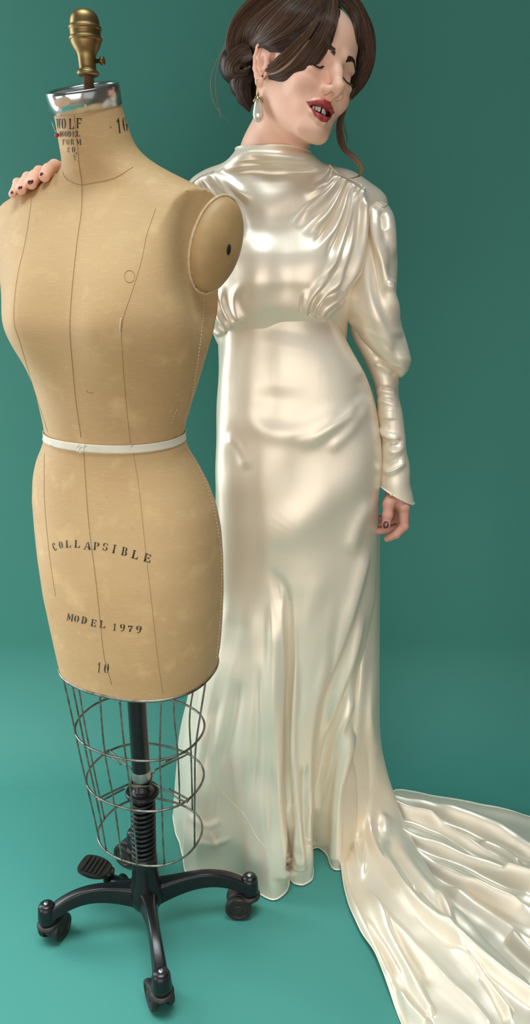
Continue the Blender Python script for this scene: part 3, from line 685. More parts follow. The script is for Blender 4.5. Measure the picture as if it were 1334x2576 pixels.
GY = 1.455
person_base = np.array([P(747, 1600, GY)[0], GY, 0])
woman = empty('person', person_base)
tag(woman, 'smiling brunette woman in an ivory satin gown, hand on the dress form shoulder', 'person')
gown = empty('gown', person_base)
gown.parent = woman; gown.matrix_parent_inverse = Matrix.Translation(-WLOC['person']); 
gown['label'] = 'ivory satin gown with draped bodice and long train'

# bodice
bod = [(597,379,785,381,1.425,.050,.060),(592,388,792,390,1.428,.058,.062),(580,400,808,402,1.432,.064,.066),(558,414,838,416,1.438,.066,.066),(520,428,880,430,1.442,.064,.066),
 (488,446,918,450,1.446,.064,.066),(466,470,952,474,1.45,.070,.070),(460,490,970,492,1.452,.076,.072),(462,508,976,508,1.453,.082,.078),(470,535,972,535,1.454,.092,.082),(486,565,952,565,1.455,.102,.088),(500,640,926,640,1.455,.112,.092),
 (512,700,908,700,1.455,.114,.090),(524,760,888,760,1.455,.106,.086),(534,800,876,800,1.455,.097,.082),(538,832,873,836,1.455,.090,.080),(552,862,868,866,1.455,.076,.074)]
br = [(ZA(p), *r) for p, *r in [
 # collar folds
 ([(290,95),(420,62),(600,68),(800,95)], (12,7), .0045), ([(280,112),(450,84),(620,88),(820,112)], (14,6), .005), ([(330,70),(400,52),(520,50),(720,58)], 8, .003), 
 ([(230,150),(420,118),(640,120),(830,140)], (22,9), .006),
 # cowl: soft swags
 ([(230,160),(400,270),(560,300),(720,250),(880,170)], 40, .005), ([(190,190),(330,380),(520,470),(700,400),(900,190)], 45, -.004),
 # right shoulder gathers sweeping to the bust
 ([(900,185),(820,280),(740,350),(640,450)], (15,9), .0105, .08, .3), ([(925,195),(860,330),(790,420),(690,500)], (13,8), .0095, .08, .3), ([(875,180),(800,240),(700,300)], 12, .006, .1, .4),
 ([(945,205),(905,360),(850,480),(760,600)], (16,9), .010, .08, .3), ([(965,215),(945,360),(910,500),(860,640),(790,760)], (13,8), .010, .08, .3), ([(985,225),(965,400),(935,560),(880,720),(820,860)], (14,8), .010, .08, .25),
 ([(1005,240),(1000,400),(985,540),(950,700),(880,820),(800,930)], (13,8), .011, .08, .2), ([(1015,300),(1010,480),(990,640),(930,840)], 11, .008, .1, .3),
 ([(935,200),(890,340),(830,450),(740,560)], 7, -.006, .1, .3), ([(955,212),(930,360),(885,490),(810,650)], 7, -.006, .1, .3), ([(975,222),(958,390),(925,530),(860,690)], 7, -.006, .1, .3), ([(995,235),(985,400),(965,560),(900,760),(830,880)], 7, -.006, .1, .3),
 # left shoulder gathers
 ([(205,165),(280,270),(340,360),(380,520)], (11,16), .009, .08, .3), ([(180,175),(250,300),(330,420)], 10, .008, .08, .3), ([(150,185),(220,320),(300,460)], 10, .008, .08, .3), ([(125,200),(190,330),(270,480)], 9, .007, .08, .3),
 ([(225,160),(330,250),(430,330)], 14, .007, .08, .4),
 # under-bust gathers, right
 ([(715,935),(720,880),(760,800),(850,700)], (9,6), .0085, .08, .4), ([(745,940),(770,870),(840,780),(920,690)], (9,6), .0085, .08, .4), ([(775,945),(820,880),(900,790)], (8,6), .008, .08, .4), ([(800,950),(850,900),(930,830)], 8, .007, .08, .4),
 ([(690,930),(695,860),(720,780)], 7, .004, .1, .4), ([(730,938),(745,870),(800,790)], 5, -.006, .1, .4), ([(760,942),(795,875),(870,785)], 5, -.006, .1, .4),
 # under-bust gathers, left
 ([(330,985),(290,930),(260,850),(262,760)], (9,7), .008, .08, .4), ([(300,1010),(255,950),(232,880),(235,800)], (8,6), .008, .08, .4), ([(270,1030),(230,990),(215,930)], 8, .008, .08, .3), ([(355,970),(330,900),(330,820),(380,740)], 10, .005, .1, .4),
 ([(315,998),(273,940),(246,865),(250,780)], 5, -.006, .1, .4), ([(250,1040),(225,1010),(212,970)], 6, .006, .1, .3)]]
bb_ = [(645, 690, 72, 85, .017), (800, 680, 70, 85, .018), (720, 640, 40, 120, -.003), (590, 800, 40, 30, .010), (800, 770, 60, 40, .008), (700, 470, 110, 50, .008)]
YOKE = (ZA([(835,120),(880,165),(930,190),(985,215),(1030,250)]), ZA([(215,150),(165,170),(115,200),(70,240)]))
_r = np.random.default_rng(8)
for pts, sx in zip(YOKE, (1, -1)):                 # the close gathers under each yoke seam
    for x, y in spline(pts, 24)[2:-1]:
        L_ = _r.uniform(26, 60); br.append(([(x, y + 2), (x - sx * L_ * .22, y + L_ * .45), (x - sx * L_ * .55, y + L_)], 2.6, _r.uniform(.0025, .0042), .06, .6))
G = loft(bod, 330, 460, 2.1, br, bb_)
bodice = obj('bodice', geo(G, True), M_satin, gown)
obj('neckline', tube(G[0][::4], .0020, 8, closed=True), M_hem, bodice)
# shoulder yokes: flat panels from collar to sleeve head with the gathered seam below
BB = BVHTree.FromPolygons([tuple(v) for v in G.reshape(-1, 3)], geo(G, True)[1][0].tolist())
def on(B, px, py, lift):
    d = ray(px, py); d /= np.linalg.norm(d); h = B.ray_cast(Vector(CAM), Vector(d))
    if h[0] is None: h = B.find_nearest(Vector(CAM + d * 1.5))
    p, n = np.array(h[0]), np.array(h[1]); n = -n if n @ d > 0 else n; return p + n * lift
for pts in YOKE:
    s = spline(pts, 60); obj('yoke_seam', tube([on(BB, x, y, .0012) for x, y in s], .0013, 8), M_hem, bodice)

# skirt: empire seam to hem
sk = [(548,858,872,858),(549,900,893,900),(545,950,921,950),(541,1000,941,1000),(539,1060,952,1060),(538,1110,956,1110),(537,1200,958,1200),(540,1300,952,1300),(546,1400,947,1400),(548,1500,940,1500),
      (536,1600,928,1600),(512,1700,915,1700),(490,1800,905,1800),(470,1900,893,1900),(460,2000,885,2000)]
kf = np.interp([q[1] for q in sk], [858, 950, 1100, 1250, 1400, 2000], [.094, .108, .113, .108, .098, .098]); kb = np.interp([q[1] for q in sk], [858, 1000, 1200, 1500], [.085, .105, .125, .12])
tab = np.array([(*q, GY, f, b) for q, f, b in zip(sk, kf, kb)])
n_s, m_s = 560, 640
ys = np.linspace(858, 2000, n_s); T = np.stack([np.interp(ys, tab[:, 1], tab[:, i]) for i in range(7)], -1); T = smooth1(T, 60)
a = np.linspace(0, 2 * np.pi, m_s, endpoint=False)
hem_px = [(0,905,2120),(20,872,2168),(30,854,2187),(37,838,2184),(43,831,2152),(53,800,2131),(61,781,2142),(68,788,2212),(77,762,2228),(84,736,2222),(89,727,2188),(93,725,2236),(102,692,2263),(113,650,2245),
          (122,618,2207),(132,560,2195),(144,500,2219),(157,466,2193),(168,453,2125),(181,437,2050),(202,470,2005),(240,600,1978),(270,720,1972),(310,860,1990),(340,925,2050)]
hp = np.array([[t, *PF(x, y, .003)] for t, x, y in hem_px]); hp3 = np.vstack([hp - [360, 0, 0, 0], hp, hp + [360, 0, 0, 0]])
hem = np.stack([np.interp(np.degrees(a), hp3[:, 0], hp3[:, i]) for i in (1, 2, 3)], -1); hem = smooth1(hem, 14, True)
z0 = P(747, 858, GY)[2]; ztop = P(747, 1380, GY)[2]
zrow = np.linspace(z0, .003, n_s)
Lp = P(T[:, 0], T[:, 1], GY); Rp = P(T[:, 2], T[:, 3], GY)
zs_ = Lp[:, 2]; idx = lambda z: np.interp(-z, -zs_, np.arange(n_s))
jr = idx(np.maximum(zrow, zs_[-1])); g = lambda A: np.stack([np.interp(jr, np.arange(n_s), A[:, i]) for i in range(A.shape[1])], -1)
Lr, Rr, kr_ = g(Lp), g(Rp), g(T[:, 5:7]); c = (Lr + Rr) / 2; h = (Rr - Lr) / 2; c[:, 2] = zrow; h[:, 2] = 0
e = 2 / 2.15; cx = np.sign(np.cos(a)) * np.abs(np.cos(a)) ** e; sy = np.sign(np.sin(a)) * np.abs(np.sin(a)) ** e
ell = c[:, None] + cx[None, :, None] * h[:, None] + (np.where(sy[None] > 0, kr_[:, 0:1], kr_[:, 1:2]) * sy[None])[..., None] * np.array([0, -1.0, 0])
q = np.clip((ztop - zrow) / (ztop - .003), 0, 1); wq = q ** 1.55
hm = np.broadcast_to(hem[None], ell.shape).copy(); hm[..., 2] = zrow[:, None]
G = ell * (1 - wq)[:, None, None] + hm * wq[:, None, None]
arch = .072 * np.clip(np.sin(a), 0, 1) ** 1.3 * (1 + .25 * np.cos(a))
G[..., 2] += arch[None] * np.exp(-(np.linspace(0, 1, n_s) / .10) ** 2)[:, None]
sr = [(ZB(p), *r) for p, *r in [
 ([(180,470),(330,610),(520,650),(700,590),(880,450)], 26, .005), ([(520,720),(680,640),(850,520),(960,420)], (14,22), .0075, .3, .15), ([(560,700),(700,610),(860,490)], 12, -.003), ([(700,760),(850,620),(970,450)], 16, .0045),
 ([(150,640),(230,740),(280,860)], 14, .004), ([(480,60),(440,300),(420,460)], 60, .004), ([(900,300),(930,420),(860,560)], 20, -.006),
 ([(1000,560),(900,820),(760,1000),(560,1150),(460,1330)], 46, .006), ([(980,1000),(900,1150),(840,1334)], 18, .006)]]
sr += [(ZC(p), *r) for p, *r in [
 ([(640,200),(700,300),(722,420),(735,700),(720,1000),(712,1300),(735,1600),(715,1900)], (11,9), -.026, .3, .02),
 ([(660,230),(715,330),(740,480),(760,800),(750,1150),(765,1450),(800,1900)], (10,24), .013, .32, .02),
 ([(620,260),(640,500),(640,800),(640,1200),(660,1600),(690,1950)], (26,13), .014, .2, .02),
 ([(630,180),(660,300),(695,480)], 11, -.0035, .5, .4), ([(600,260),(635,420),(665,620)], 13, -.003, .5, .4),
 ([(480,300),(520,700),(500,1100),(480,1500)], 30, .007), ([(590,600),(590,1000),(570,1500),(580,1900)], 18, .006), ([(560,700),(555,1100),(530,1500)], 10, -.005), ([(430,500),(400,900),(300,1300),(200,1700)], 24, .008), ([(460,800),(420,1050),(340,1350)], 12, -.006), ([(280,1000),(230,1300),(170,1600)], 14, .006), ([(350,900),(290,1150),(240,1350)], 10, -.004),
 # diagonal pulls on the right
 ([(1180,60),(1090,400),(1010,640),(900,900),(850,1060)], (10,18), .0085, .15, .3), ([(1150,420),(1080,720),(990,960),(910,1200)], (9,16), .0075, .2, .3), ([(960,80),(900,300),(800,520),(740,700)], 26, .0024, .4, .5),
 ([(1100,900),(1000,1150),(930,1400),(860,1600)], (10,20), .010, .2, .1), ([(1110,1050),(1040,1300),(1000,1500),(990,1850)], (10,16), .010, .2, .05), ([(1080,860),(960,1140),(890,1400),(830,1600)], 12, -.008, .2, .1),
 ([(830,1250),(820,1500),(840,1750)], 12, -.012, .3, .05), ([(900,1500),(900,1760)], 16, .006, .3, .05),
 ([(760,1480),(720,1620),(780,1780)], 9, .005), ([(720,1700),(800,1860)], 7, .004), ([(715,1780),(730,1860),(790,1900)], 7, -.004),
 # hem wrinkles on the left
 ([(180,1720),(300,1740),(420,1700)], 8, .004), ([(250,1650),(330,1760)], 7, .003), ([(150,1560),(260,1640),(360,1600)], 10, .004)]]
sb = [(640, 1000, 40, 60, .006), (860, 980, 50, 60, .004), (600, 1150, 40, 50, -.004), (900, 1210, 40, 80, .006), (680, 1330, 60, 120, .004), (850, 1500, 50, 130, .004)]
G = displace(G, True, sr, sb)
G[..., 2] = np.maximum(G[..., 2], .002)
SKIRT = G
skirt = obj('skirt', geo(G, True), M_satin, gown)
obj('hem', tube(G[-1][::3] + [0, 0, .001], .0022, 8, closed=True), M_hem, skirt)
arc_i = [i for i in range(m_s) if -.15 < np.sin(a[i])]
s = G[0]; s = np.array([s[i] for i in np.argsort(a) if np.sin(a[i]) > -.1 or True])
obj('empire_seam', tube(s[::4] + [0, -.0005, .0005], .0018, 8, closed=True), M_hem, skirt)
SB = BVHTree.FromPolygons([tuple(v) for v in G.reshape(-1, 3)], geo(G, True)[1][0].tolist())
obj('panel_seam', tube([on(SB, x, y, .0001) for x, y in spline(ZC([(285,1370),(400,1500),(480,1580),(560,1720),(650,1800)]), 80)], .0004, 6), M_hem, skirt)
obj('side_seam', tube([on(SB, x, y, .0006) for x, y in spline(ZB([(825,95),(870,170),(920,260),(965,340),(985,420)]), 50)], .0011, 6), M_hem, skirt)

# train: the fall from the hip and the spread on the floor
def sheet(Lc, Rc, n, m, bulge, lift_dir, ridges, bumps=None, floor=None):
    L_, R_ = spline(Lc, n), spline(Rc, n); u = np.linspace(0, 1, m)
    G = L_[:, None] * (1 - u)[None, :, None] + R_[:, None] * u[None, :, None]
    b = np.interp(np.linspace(0, 1, n), np.linspace(0, 1, len(bulge)), bulge); b = smooth1(b, 30)
    dd = np.stack([np.interp(np.linspace(0, 1, n), np.linspace(0, 1, len(lift_dir)), np.array(lift_dir)[:, i]) for i in range(3)], -1); dd = smooth1(dd, 30); dd /= np.linalg.norm(dd, axis=1, keepdims=True)
    G = G + (b[:, None] * (1 - (2 * u - 1) ** 4)[None])[..., None] * dd[:, None]
    Q = proj(G); G = G + 1.35 * ridge_field(Q, ridges)[..., None] * dd[:, None]
    if bumps:
        D = sum(am * np.exp(-((Q[..., 0] - x) / wx) ** 2 - ((Q[..., 1] - y) / wy) ** 2) for x, y, wx, wy, am in bumps); G = G + D[..., None] * dd[:, None]
    SEED[0] += 1; G = G + wobble(G, SEED[0], .0014, (1, 1, 1))[..., None] * dd[:, None]
    G[..., 2] = np.maximum(G[..., 2], .003)
    return G
aL = [P(938,1330,1.46), P(912,1520,1.44), P(892,1722,1.43), P(872,1902,1.43), P(860,2030,1.44), PF(857,2130,.003), PF(860,2200,.003), PF(876,2275,.003), PF(905,2345,.003), PF(945,2412,.003), PF(985,2510,.003), PF(1030,2620,.003), PF(1080,2740,.003)]
aR = [P(955,1330,1.50), P(955,1520,1.50), P(954,1722,1.50), P(958,1868,1.52), P(984,1975,1.54), PF(1015,2062,.050), PF(1045,2128,.050), PF(1085,2200,.048), PF(1140,2278,.046), PF(1215,2365,.044), PF(1310,2460,.042), PF(1420,2570,.042), PF(1560,2700,.042)]
ra = [(ZT(p), *r) for p, *r in [
 ([(330,-700),(300,-300),(310,100),(290,300),(280,460),(310,620),(400,740),(520,920),(700,1100),(850,1200),(1050,1380),(1334,1600)], (16,12), .022, .25, .0),
 ([(270,-100),(285,200),(272,430)], 6, -.010), ([(285,480),(350,650),(480,880),(640,1090),(830,1240),(1000,1390)], (7,7), -.006, .2, .2),
 ([(110,480),(95,640),(130,850),(220,1080),(330,1300),(460,1560),(640,1780)], (8,15), .012, .1, .0),
 ([(200,-100),(160,150),(150,400),(190,640),(230,830)], (9,13), .013, .2, .15), ([(180,300),(160,560),(220,790)], 6, -.006), ([(240,100),(230,400),(250,640),(235,820)], 8, .008, .2, .15),
 ([(130,200),(105,420),(110,620)], 9, .007), ([(250,860),(330,980),(420,1200),(520,1380),(680,1680)], (9,14), .013, .2, .0), ([(300,930),(400,1060),(600,1270),(780,1470),(960,1640),(1060,1760)], (8,18), .009, .15, .0), ([(240,1040),(310,1160),(430,1350),(520,1520)], 8, .008),
 ([(380,1020),(470,1170),(560,1330),(690,1520)], 8, -.005), ([(560,880),(680,1010),(780,1100),(850,1180)], (7,12), .009, .2, .2), ([(720,880),(790,1020),(850,1170)], 7, .007), ([(560,860),(640,980),(720,1080)], 6, -.006),
 ([(420,380),(370,560),(400,680)], 16, .007), ([(340,100),(330,300),(400,520)], 14, .008), ([(450,500),(520,680),(680,880),(900,1080),(1100,1240),(1334,1450)], 20, .010, .2, .0),
 ([(800,1180),(930,1340),(1080,1530),(1190,1680)], (8,16), .012, .2, .0), ([(980,1420),(1080,1560),(1180,1720)], 8, -.008, .2, 0), ([(1180,1210),(1250,1310),(1334,1380)], 9, .008, .2, 0), ([(1200,1270),(1240,1370),(1290,1470)], 7, -.005),
 ([(470,1540),(560,1640),(660,1760)], 9, .009, .2, 0), ([(400,1450),(470,1600),(520,1760)], 7, -.006, .2, 0)]]
GA = sheet(aL, aR, 620, 300, [.01, .015, .03, .045, .05, .035, .022, .018, .018, .018, .018, .018, .018],
   [(-.1,-1,.05), (-.1,-1,.1), (-.1,-1,.15), (-.1,-1,.3), (-.1,-.8,.6), (-.1,-.4,1), (0,-.1,1), (0,0,1), (0,0,1), (0,0,1), (0,0,1), (0,0,1), (0,0,1)], ra)
train = obj('train_fall', geo(GA, False), M_satin, gown); mo = train.modifiers.new('cloth', 'SOLIDIFY'); mo.thickness = .0012; mo.offset = -1
obj('hem', tube(GA[300:, 0][::3] + [0, 0, .001], .0020, 8), M_hem, train)
bT = [PF(905,2010,.004), PF(985,1999,.004), PF(1090,2012,.004), PF(1200,2033,.004), PF(1334,2062,.004), PF(1480,2100,.004), PF(1640,2150,.004)]
bL = [PF(885,2110,.004), PF(930,2190,.004), PF(1000,2290,.004), PF(1100,2390,.004), PF(1220,2490,.004), PF(1400,2610,.004), PF(1600,2740,.004)]
rb = [(ZT(p), *r) for p, *r in [
 ([(400,235),(700,290),(1000,350),(1334,430),(1700,520)], (7,12), .010, .05, 0), ([(200,250),(440,310),(700,370),(1000,455),(1200,550),(1334,640),(1700,850)], (6,20), .022, .1, 0), ([(200,270),(420,330),(700,410),(1000,520),(1334,690)], 9, -.010, .1, 0),
 ([(250,300),(480,400),(700,470),(830,540),(1050,680),(1200,780),(1334,860)], (6,20), .022, .1, 0), ([(250,320),(450,420),(700,500),(900,620),(1150,780)], 9, -.010, .1, 0), ([(300,330),(470,400),(640,450),(790,520)], 8, .012),
 ([(300,440),(560,560),(700,610),(900,700),(1100,770),(1334,880),(1700,1050)], (6,19), .020, .1, 0), ([(300,480),(560,600),(800,690),(1050,800),(1334,920)], 8, -.008, .1, 0),
 ([(450,600),(740,770),(900,860),(1100,970),(1334,1080),(1700,1260)], (6,20), .022, .1, 0), ([(480,660),(760,830),(950,950),(1150,1070),(1334,1150)], 9, -.008), ([(800,830),(1000,930),(1200,1010),(1334,1040),(1600,1130)], 10, .012),
 ([(750,850),(1000,1010),(1180,1140),(1334,1250),(1600,1420)], (6,18), .016, .15, 0), ([(950,560),(1150,640),(1250,720),(1334,760)], 10, .014), ([(700,370),(900,440),(1050,500),(1250,600)], 12, .008), ([(1180,1200),(1334,1350),(1600,1560)], 10, .022, .1, 0)]]
GB = sheet(bT, bL, 420, 420, [.02, .022, .02, .018, .018, .018, .018], [(0, 0, 1)] * 7, rb)
spread = obj('train_spread', geo(GB, False), M_satin, gown); mo = spread.modifiers.new('cloth', 'SOLIDIFY'); mo.thickness = .0012; mo.offset = -1
obj('hem', tube(GB[:, 0][::3] + [0, 0, .001], .0018, 8), M_hem, spread)

# sleeve on the near arm: full above the elbow, close below
lower = [(878,820,975,880,1.452,.036,.036),(888,855,990,905,1.452,.038,.038),(912,905,1001,938,1.452,.038,.036),(936,958,1004,960,1.45,.036,.034),(945,1000,1007,1000,1.446,.034,.032),(954,1055,1013,1052,1.442,.032,.030),
 (960,1105,1023,1100,1.438,.031,.029),(961,1160,1028,1158,1.435,.029,.028),(958,1205,1031,1212,1.433,.028,.028),(957,1222,1041,1266,1.431,.026,.027)]
ZS = zoom(900, 440, 1334, 1300, 1300, 2576)
lr = [(ZS(p), *r) for p, *r in [
 ([(110,1420),(180,1440),(280,1500)], 9, .004), ([(115,1320),(160,1330),(230,1300)], 8, .004), ([(125,1600),(200,1625),(310,1640)], 9, .004), ([(135,1680),(200,1700),(310,1740)], 8, .003), ([(170,1880),(220,1960),(330,2000)], 9, .006), ([(180,1960),(230,2010),(350,2020)], 7, -.005), ([(185,2250),(270,2220),(370,2150)], 9, .006), ([(190,2190),(270,2170),(350,2110)], 7, -.004), ([(230,2080),(300,2080),(350,2030)], 8, .003), ([(240,1750),(235,1850)], 14, .003)]]
G = loft(lower, 240, 120, 2.1, lr)
sl = obj('sleeve', geo(G, True), M_satin, gown); mo = sl.modifiers.new('cloth', 'SOLIDIFY'); mo.thickness = .0012; mo.offset = -1
sl['label'] = 'full puffed sleeve gathered above the elbow, close fitting to the wrist'
obj('cuff', tube(G[-1][::2], .0017, 8, closed=True), M_hem, sl)
CUFF = G[-1]
BS = BVHTree.FromPolygons([tuple(v) for v in G.reshape(-1, 3)], geo(G, True)[1][0].tolist())
obj('button', ball(on(BS, 985, 1244, .0015), .0030, nu=14, nv=10), M_pearl, sl)
puff = [(922,488,962,494,1.452,.020,.02),(913,502,977,510,1.45,.044,.040),(909,528,987,538,1.448,.056,.05),(907,565,993,585,1.446,.064,.055),(897,640,998,665,1.444,.068,.058),(880,710,1000,748,1.442,.070,.060),(864,768,1008,825,1.44,.070,.058),
 (876,808,1021,872,1.44,.066,.052),(918,855,1031,905,1.44,.058,.042),(958,900,1026,930,1.441,.046,.034),(990,935,1014,947,1.443,.024,.02),(1002,948,1006,951,1.445,.006,.006)]
pr = [(ZS(p), *r) for p, *r in [
 ([(60,150),(50,400),(70,700),(110,950),(250,1300)], (12,20), .008, .1, .3), ([(105,190),(120,400),(170,640),(240,880),(330,1150)], (9,16), .010, .08, .2), ([(85,180),(85,400),(130,700),(200,1000)], 12, -.007, .1, .3), ([(185,230),(190,420),(210,560)], 9, -.006), ([(150,200),(160,360),(190,560),(240,760)], 10, .006), ([(210,250),(205,330),(200,420)], 7, -.005), ([(240,240),(260,420),(280,640)], 9, .004),
 ([(270,780),(230,840),(200,800)], 10, .004), ([(0,1120),(80,1230),(200,1360),(310,1490)], 14, .006), ([(20,600),(0,800),(-60,1000)], 14, .006), ([(330,1180),(300,1330),(250,1380)], 18, -.006)]]
G = loft(puff, 320, 160, 2.1, pr)
obj('puffed_sleeve', geo(G, True), M_satin, sl)
s = on(BVHTree.FromPolygons([tuple(v) for v in G.reshape(-1, 3)], geo(G, True)[1][0].tolist()), 945, 490, .001)
BP = BVHTree.FromPolygons([tuple(v) for v in G.reshape(-1, 3)], geo(G, True)[1][0].tolist())
obj('sleeve_seam', tube([on(BP, x, y, .001) for x, y in spline(ZS([(40,190),(100,205),(150,215),(185,240),(215,225),(235,195)]), 40)], .0014, 6), M_hem, sl)
# yoke cap over the near shoulder
# sleeve on the far arm, behind the form
SHL, ELB, WRI = P(530,505,1.475), P(330,690,1.51), P(112,492,1.445)
pth = spline([SHL, (SHL + ELB) / 2 + [-.01, .01, .01], ELB, (ELB + WRI) / 2 + [0, .005, 0], WRI], 60)
rad = smooth1(np.interp(np.linspace(0, 1, 60), [0, .15, .4, .5, .6, 1], [.040, .058, .060, .05, .04, .029]), 4)
o = obj('sleeve', tube(pth, rad, 32, cap=False), M_satin, gown); mo = o.modifiers.new('cloth', 'SOLIDIFY'); mo.thickness = .0012; mo.offset = -1
# ------------------------------------------------------------------ the woman: head, neck, arms, hands as one body mesh
def smin(a, b, k):
    h = np.clip(.5 + .5 * (b - a) / k, 0, 1); return b + (a - b) * h - k * h * (1 - h)
class Field:
    def __init__(s, lo, hi, h):
        s.lo = np.array(lo, float); s.h = h; n = np.ceil((np.array(hi) - s.lo) / h).astype(int) + 1
        s.ax = [(s.lo[i] + h * np.arange(n[i])).astype(np.float32) for i in range(3)]; s.f = np.full(n, .05, np.float32)
    def _win(s, lo, hi):
        r = []
        for i in range(3):
            a = max(0, int(np.floor((lo[i] - s.lo[i]) / s.h))); b = min(len(s.ax[i]), int(np.ceil((hi[i] - s.lo[i]) / s.h)) + 1); r.append(slice(a, max(a, b)))
        return tuple(r)
    def put(s, fn, lo, hi, k, sub=False, mar=.02):
        m = mar + k; w = s._win(np.array(lo) - m, np.array(hi) + m)
        x = s.ax[0][w[0]][:, None, None]; y = s.ax[1][w[1]][None, :, None]; z = s.ax[2][w[2]][None, None, :]
        d = fn(x, y, z); s.f[w] = -smin(-s.f[w], d, k) if sub else smin(s.f[w], d, k)
    def ell(s, c, r, k=.01, sub=False, rot=None):
        c = np.array(c, float); r = np.broadcast_to(np.array(r, float), (3,)); R = None if rot is None else np.array(rot, float)
        def fn(x, y, z):
            X, Y, Z = x - c[0], y - c[1], z - c[2]
            if R is not None: X, Y, Z = [R[0, i] * X + R[1, i] * Y + R[2, i] * Z for i in range(3)]
            k0 = np.sqrt((X / r[0]) ** 2 + (Y / r[1]) ** 2 + (Z / r[2]) ** 2); k1 = np.sqrt((X / r[0] ** 2) ** 2 + (Y / r[1] ** 2) ** 2 + (Z / r[2] ** 2) ** 2)
            return (k0 * (k0 - 1) / np.maximum(k1, 1e-6)).astype(np.float32)
        m = r.max() if R is not None else r
        s.put(fn, c - m, c + m, k, sub)
    def cap(s, a, b, ra, rb, k=.01, sub=False):
        a, b = np.array(a, float), np.array(b, float); ab = b - a; L2 = max(ab @ ab, 1e-12); m = max(ra, rb)
        def fn(x, y, z):
            X, Y, Z = x - a[0], y - a[1], z - a[2]; t = np.clip((X * ab[0] + Y * ab[1] + Z * ab[2]) / L2, 0, 1)
            return (np.sqrt((X - t * ab[0]) ** 2 + (Y - t * ab[1]) ** 2 + (Z - t * ab[2]) ** 2) - (ra + (rb - ra) * t)).astype(np.float32)
        s.put(fn, np.minimum(a, b) - m, np.maximum(a, b) + m, k, sub)
    def chain(s, pts, rs, k=.01, sub=False):
        for i in range(len(pts) - 1): s.cap(pts[i], pts[i + 1], rs[i], rs[i + 1], k, sub)
    def mesh(s, relax=2):
        f = s.f; neg = f < 0; n = np.array(f.shape)
        c = np.zeros(n - 1, np.uint8)
        for i in (0, 1):
            for j in (0, 1):
                for k in (0, 1): c += neg[i:n[0] - 1 + i, j:n[1] - 1 + j, k:n[2] - 1 + k]
        act = np.argwhere((c > 0) & (c < 8)); idx = -np.ones(n - 1, np.int64); idx[tuple(act.T)] = np.arange(len(act))
        acc = np.zeros((len(act), 3)); cnt = np.zeros(len(act))
        for ax in range(3):
            o = [q for q in range(3) if q != ax]
            for u in (0, 1):
                for v in (0, 1):
                    p = act.copy(); p[:, o[0]] += u; p[:, o[1]] += v; q = p.copy(); q[:, ax] += 1
                    fa, fb = f[tuple(p.T)], f[tuple(q.T)]; m = (fa < 0) != (fb < 0); t = fa[m] / (fa[m] - fb[m]); pos = p[m].astype(float); pos[:, ax] += t
                    acc[m] += pos; cnt[m] += 1
        V = acc / cnt[:, None]; F = []
        for ax in range(3):
            o = [(ax + 1) % 3, (ax + 2) % 3]; sl = [slice(None)] * 3; sl2 = [slice(None)] * 3; sl[ax] = slice(0, -1); sl2[ax] = slice(1, None)
            cr = np.argwhere(neg[tuple(sl)] != neg[tuple(sl2)]); cr = cr[(cr[:, o[0]] > 0) & (cr[:, o[1]] > 0) & (cr[:, o[0]] < n[o[0]] - 1) & (cr[:, o[1]] < n[o[1]] - 1)]
            q = []
            for du, dv in ((-1, -1), (0, -1), (0, 0), (-1, 0)):
                p = cr.copy(); p[:, o[0]] += du; p[:, o[1]] += dv; q.append(idx[tuple(p.T)])
            q = np.stack(q, -1); inside = neg[tuple(cr.T)]; q[~inside] = q[~inside][:, ::-1]; F.append(q)
        F = np.vstack(F); F = F[(F >= 0).all(1)]
        for _ in range(relax):
            S = np.zeros_like(V); C = np.zeros(len(V))
            for a0, b0 in ((0, 1), (1, 2), (2, 3), (3, 0)):
                np.add.at(S, F[:, a0], V[F[:, b0]]); np.add.at(C, F[:, a0], 1); np.add.at(S, F[:, b0], V[F[:, a0]]); np.add.at(C, F[:, b0], 1)
            V = V * .5 + .5 * S / np.maximum(C, 1)[:, None]
        return s.lo + V * s.h, F

def rot3(y, p, r):
    cy, sy_ = np.cos(y), np.sin(y); cp, sp_ = np.cos(p), np.sin(p); cr, sr_ = np.cos(r), np.sin(r)
    return np.array([[cr, 0, sr_], [0, 1, 0], [-sr_, 0, cr]]) @ np.array([[cy, -sy_, 0], [sy_, cy, 0], [0, 0, 1]]) @ np.array([[1, 0, 0], [0, cp, -sp_], [0, sp_, cp]])
HR = rot3(math.radians(33.5), math.radians(-7), math.radians(17)); HC = np.array([.0605, 1.405, 1.6175]); HS = .93
def HW(p): return (np.asarray(p, float) * HS) @ HR.T + HC            # head frame -> world
def HL(w): return ((np.asarray(w, float) - HC) @ HR) / HS
fld = Field((-.092, -.132, -.235), (.092, .118, .125), .0011)
E, Cp = fld.ell, fld.cap
MX = -.007                                       # the smile sits a little to one side
E((0, .012, .035), (.073, .094, .080), .01); E((0, -.028, -.030), (.058, .064, .082), .03); E((0, -.035, .045), (.060, .058, .050), .03)
for s in (-1, 1):
    Cp((s * .050, .004, -.050), (s * .020 - .005, -.070, -.098), .016, .014, .026)
    E((s * .036, -.066, -.034), (.021, .021, .019), .02)
    Cp((s * .012, -.0895, .019), (s * .046, -.071, .018), .0075, .007, .014)
E((-.007, -.077, -.096), (.017, .017, .016), .018)
E((MX, -.069, -.066), (.034, .020, .023), .016)
# neck
nb0, nb1 = HL(P(688, 395, 1.438)), HL(P(690, 470, 1.45))
fld.chain([(0, .022, -.045), nb0, nb1], [.050, .056, .064], .028)
Cp((-.055, .02, -.045), HL(P(712, 430, 1.40)), .012, .009, .02)      # neck cord
# eyes
for s in (-1, 1):
    E((s * .0325, -.104, .000), (.019, .019, .014), .012, True)
    E((s * .0315, -.0715, -.001), (.0160, .0150, .0138), .005)
    E((s * .0315, -.0830, -.0150), (.017, .007, .006), .010)          # soft lower lid
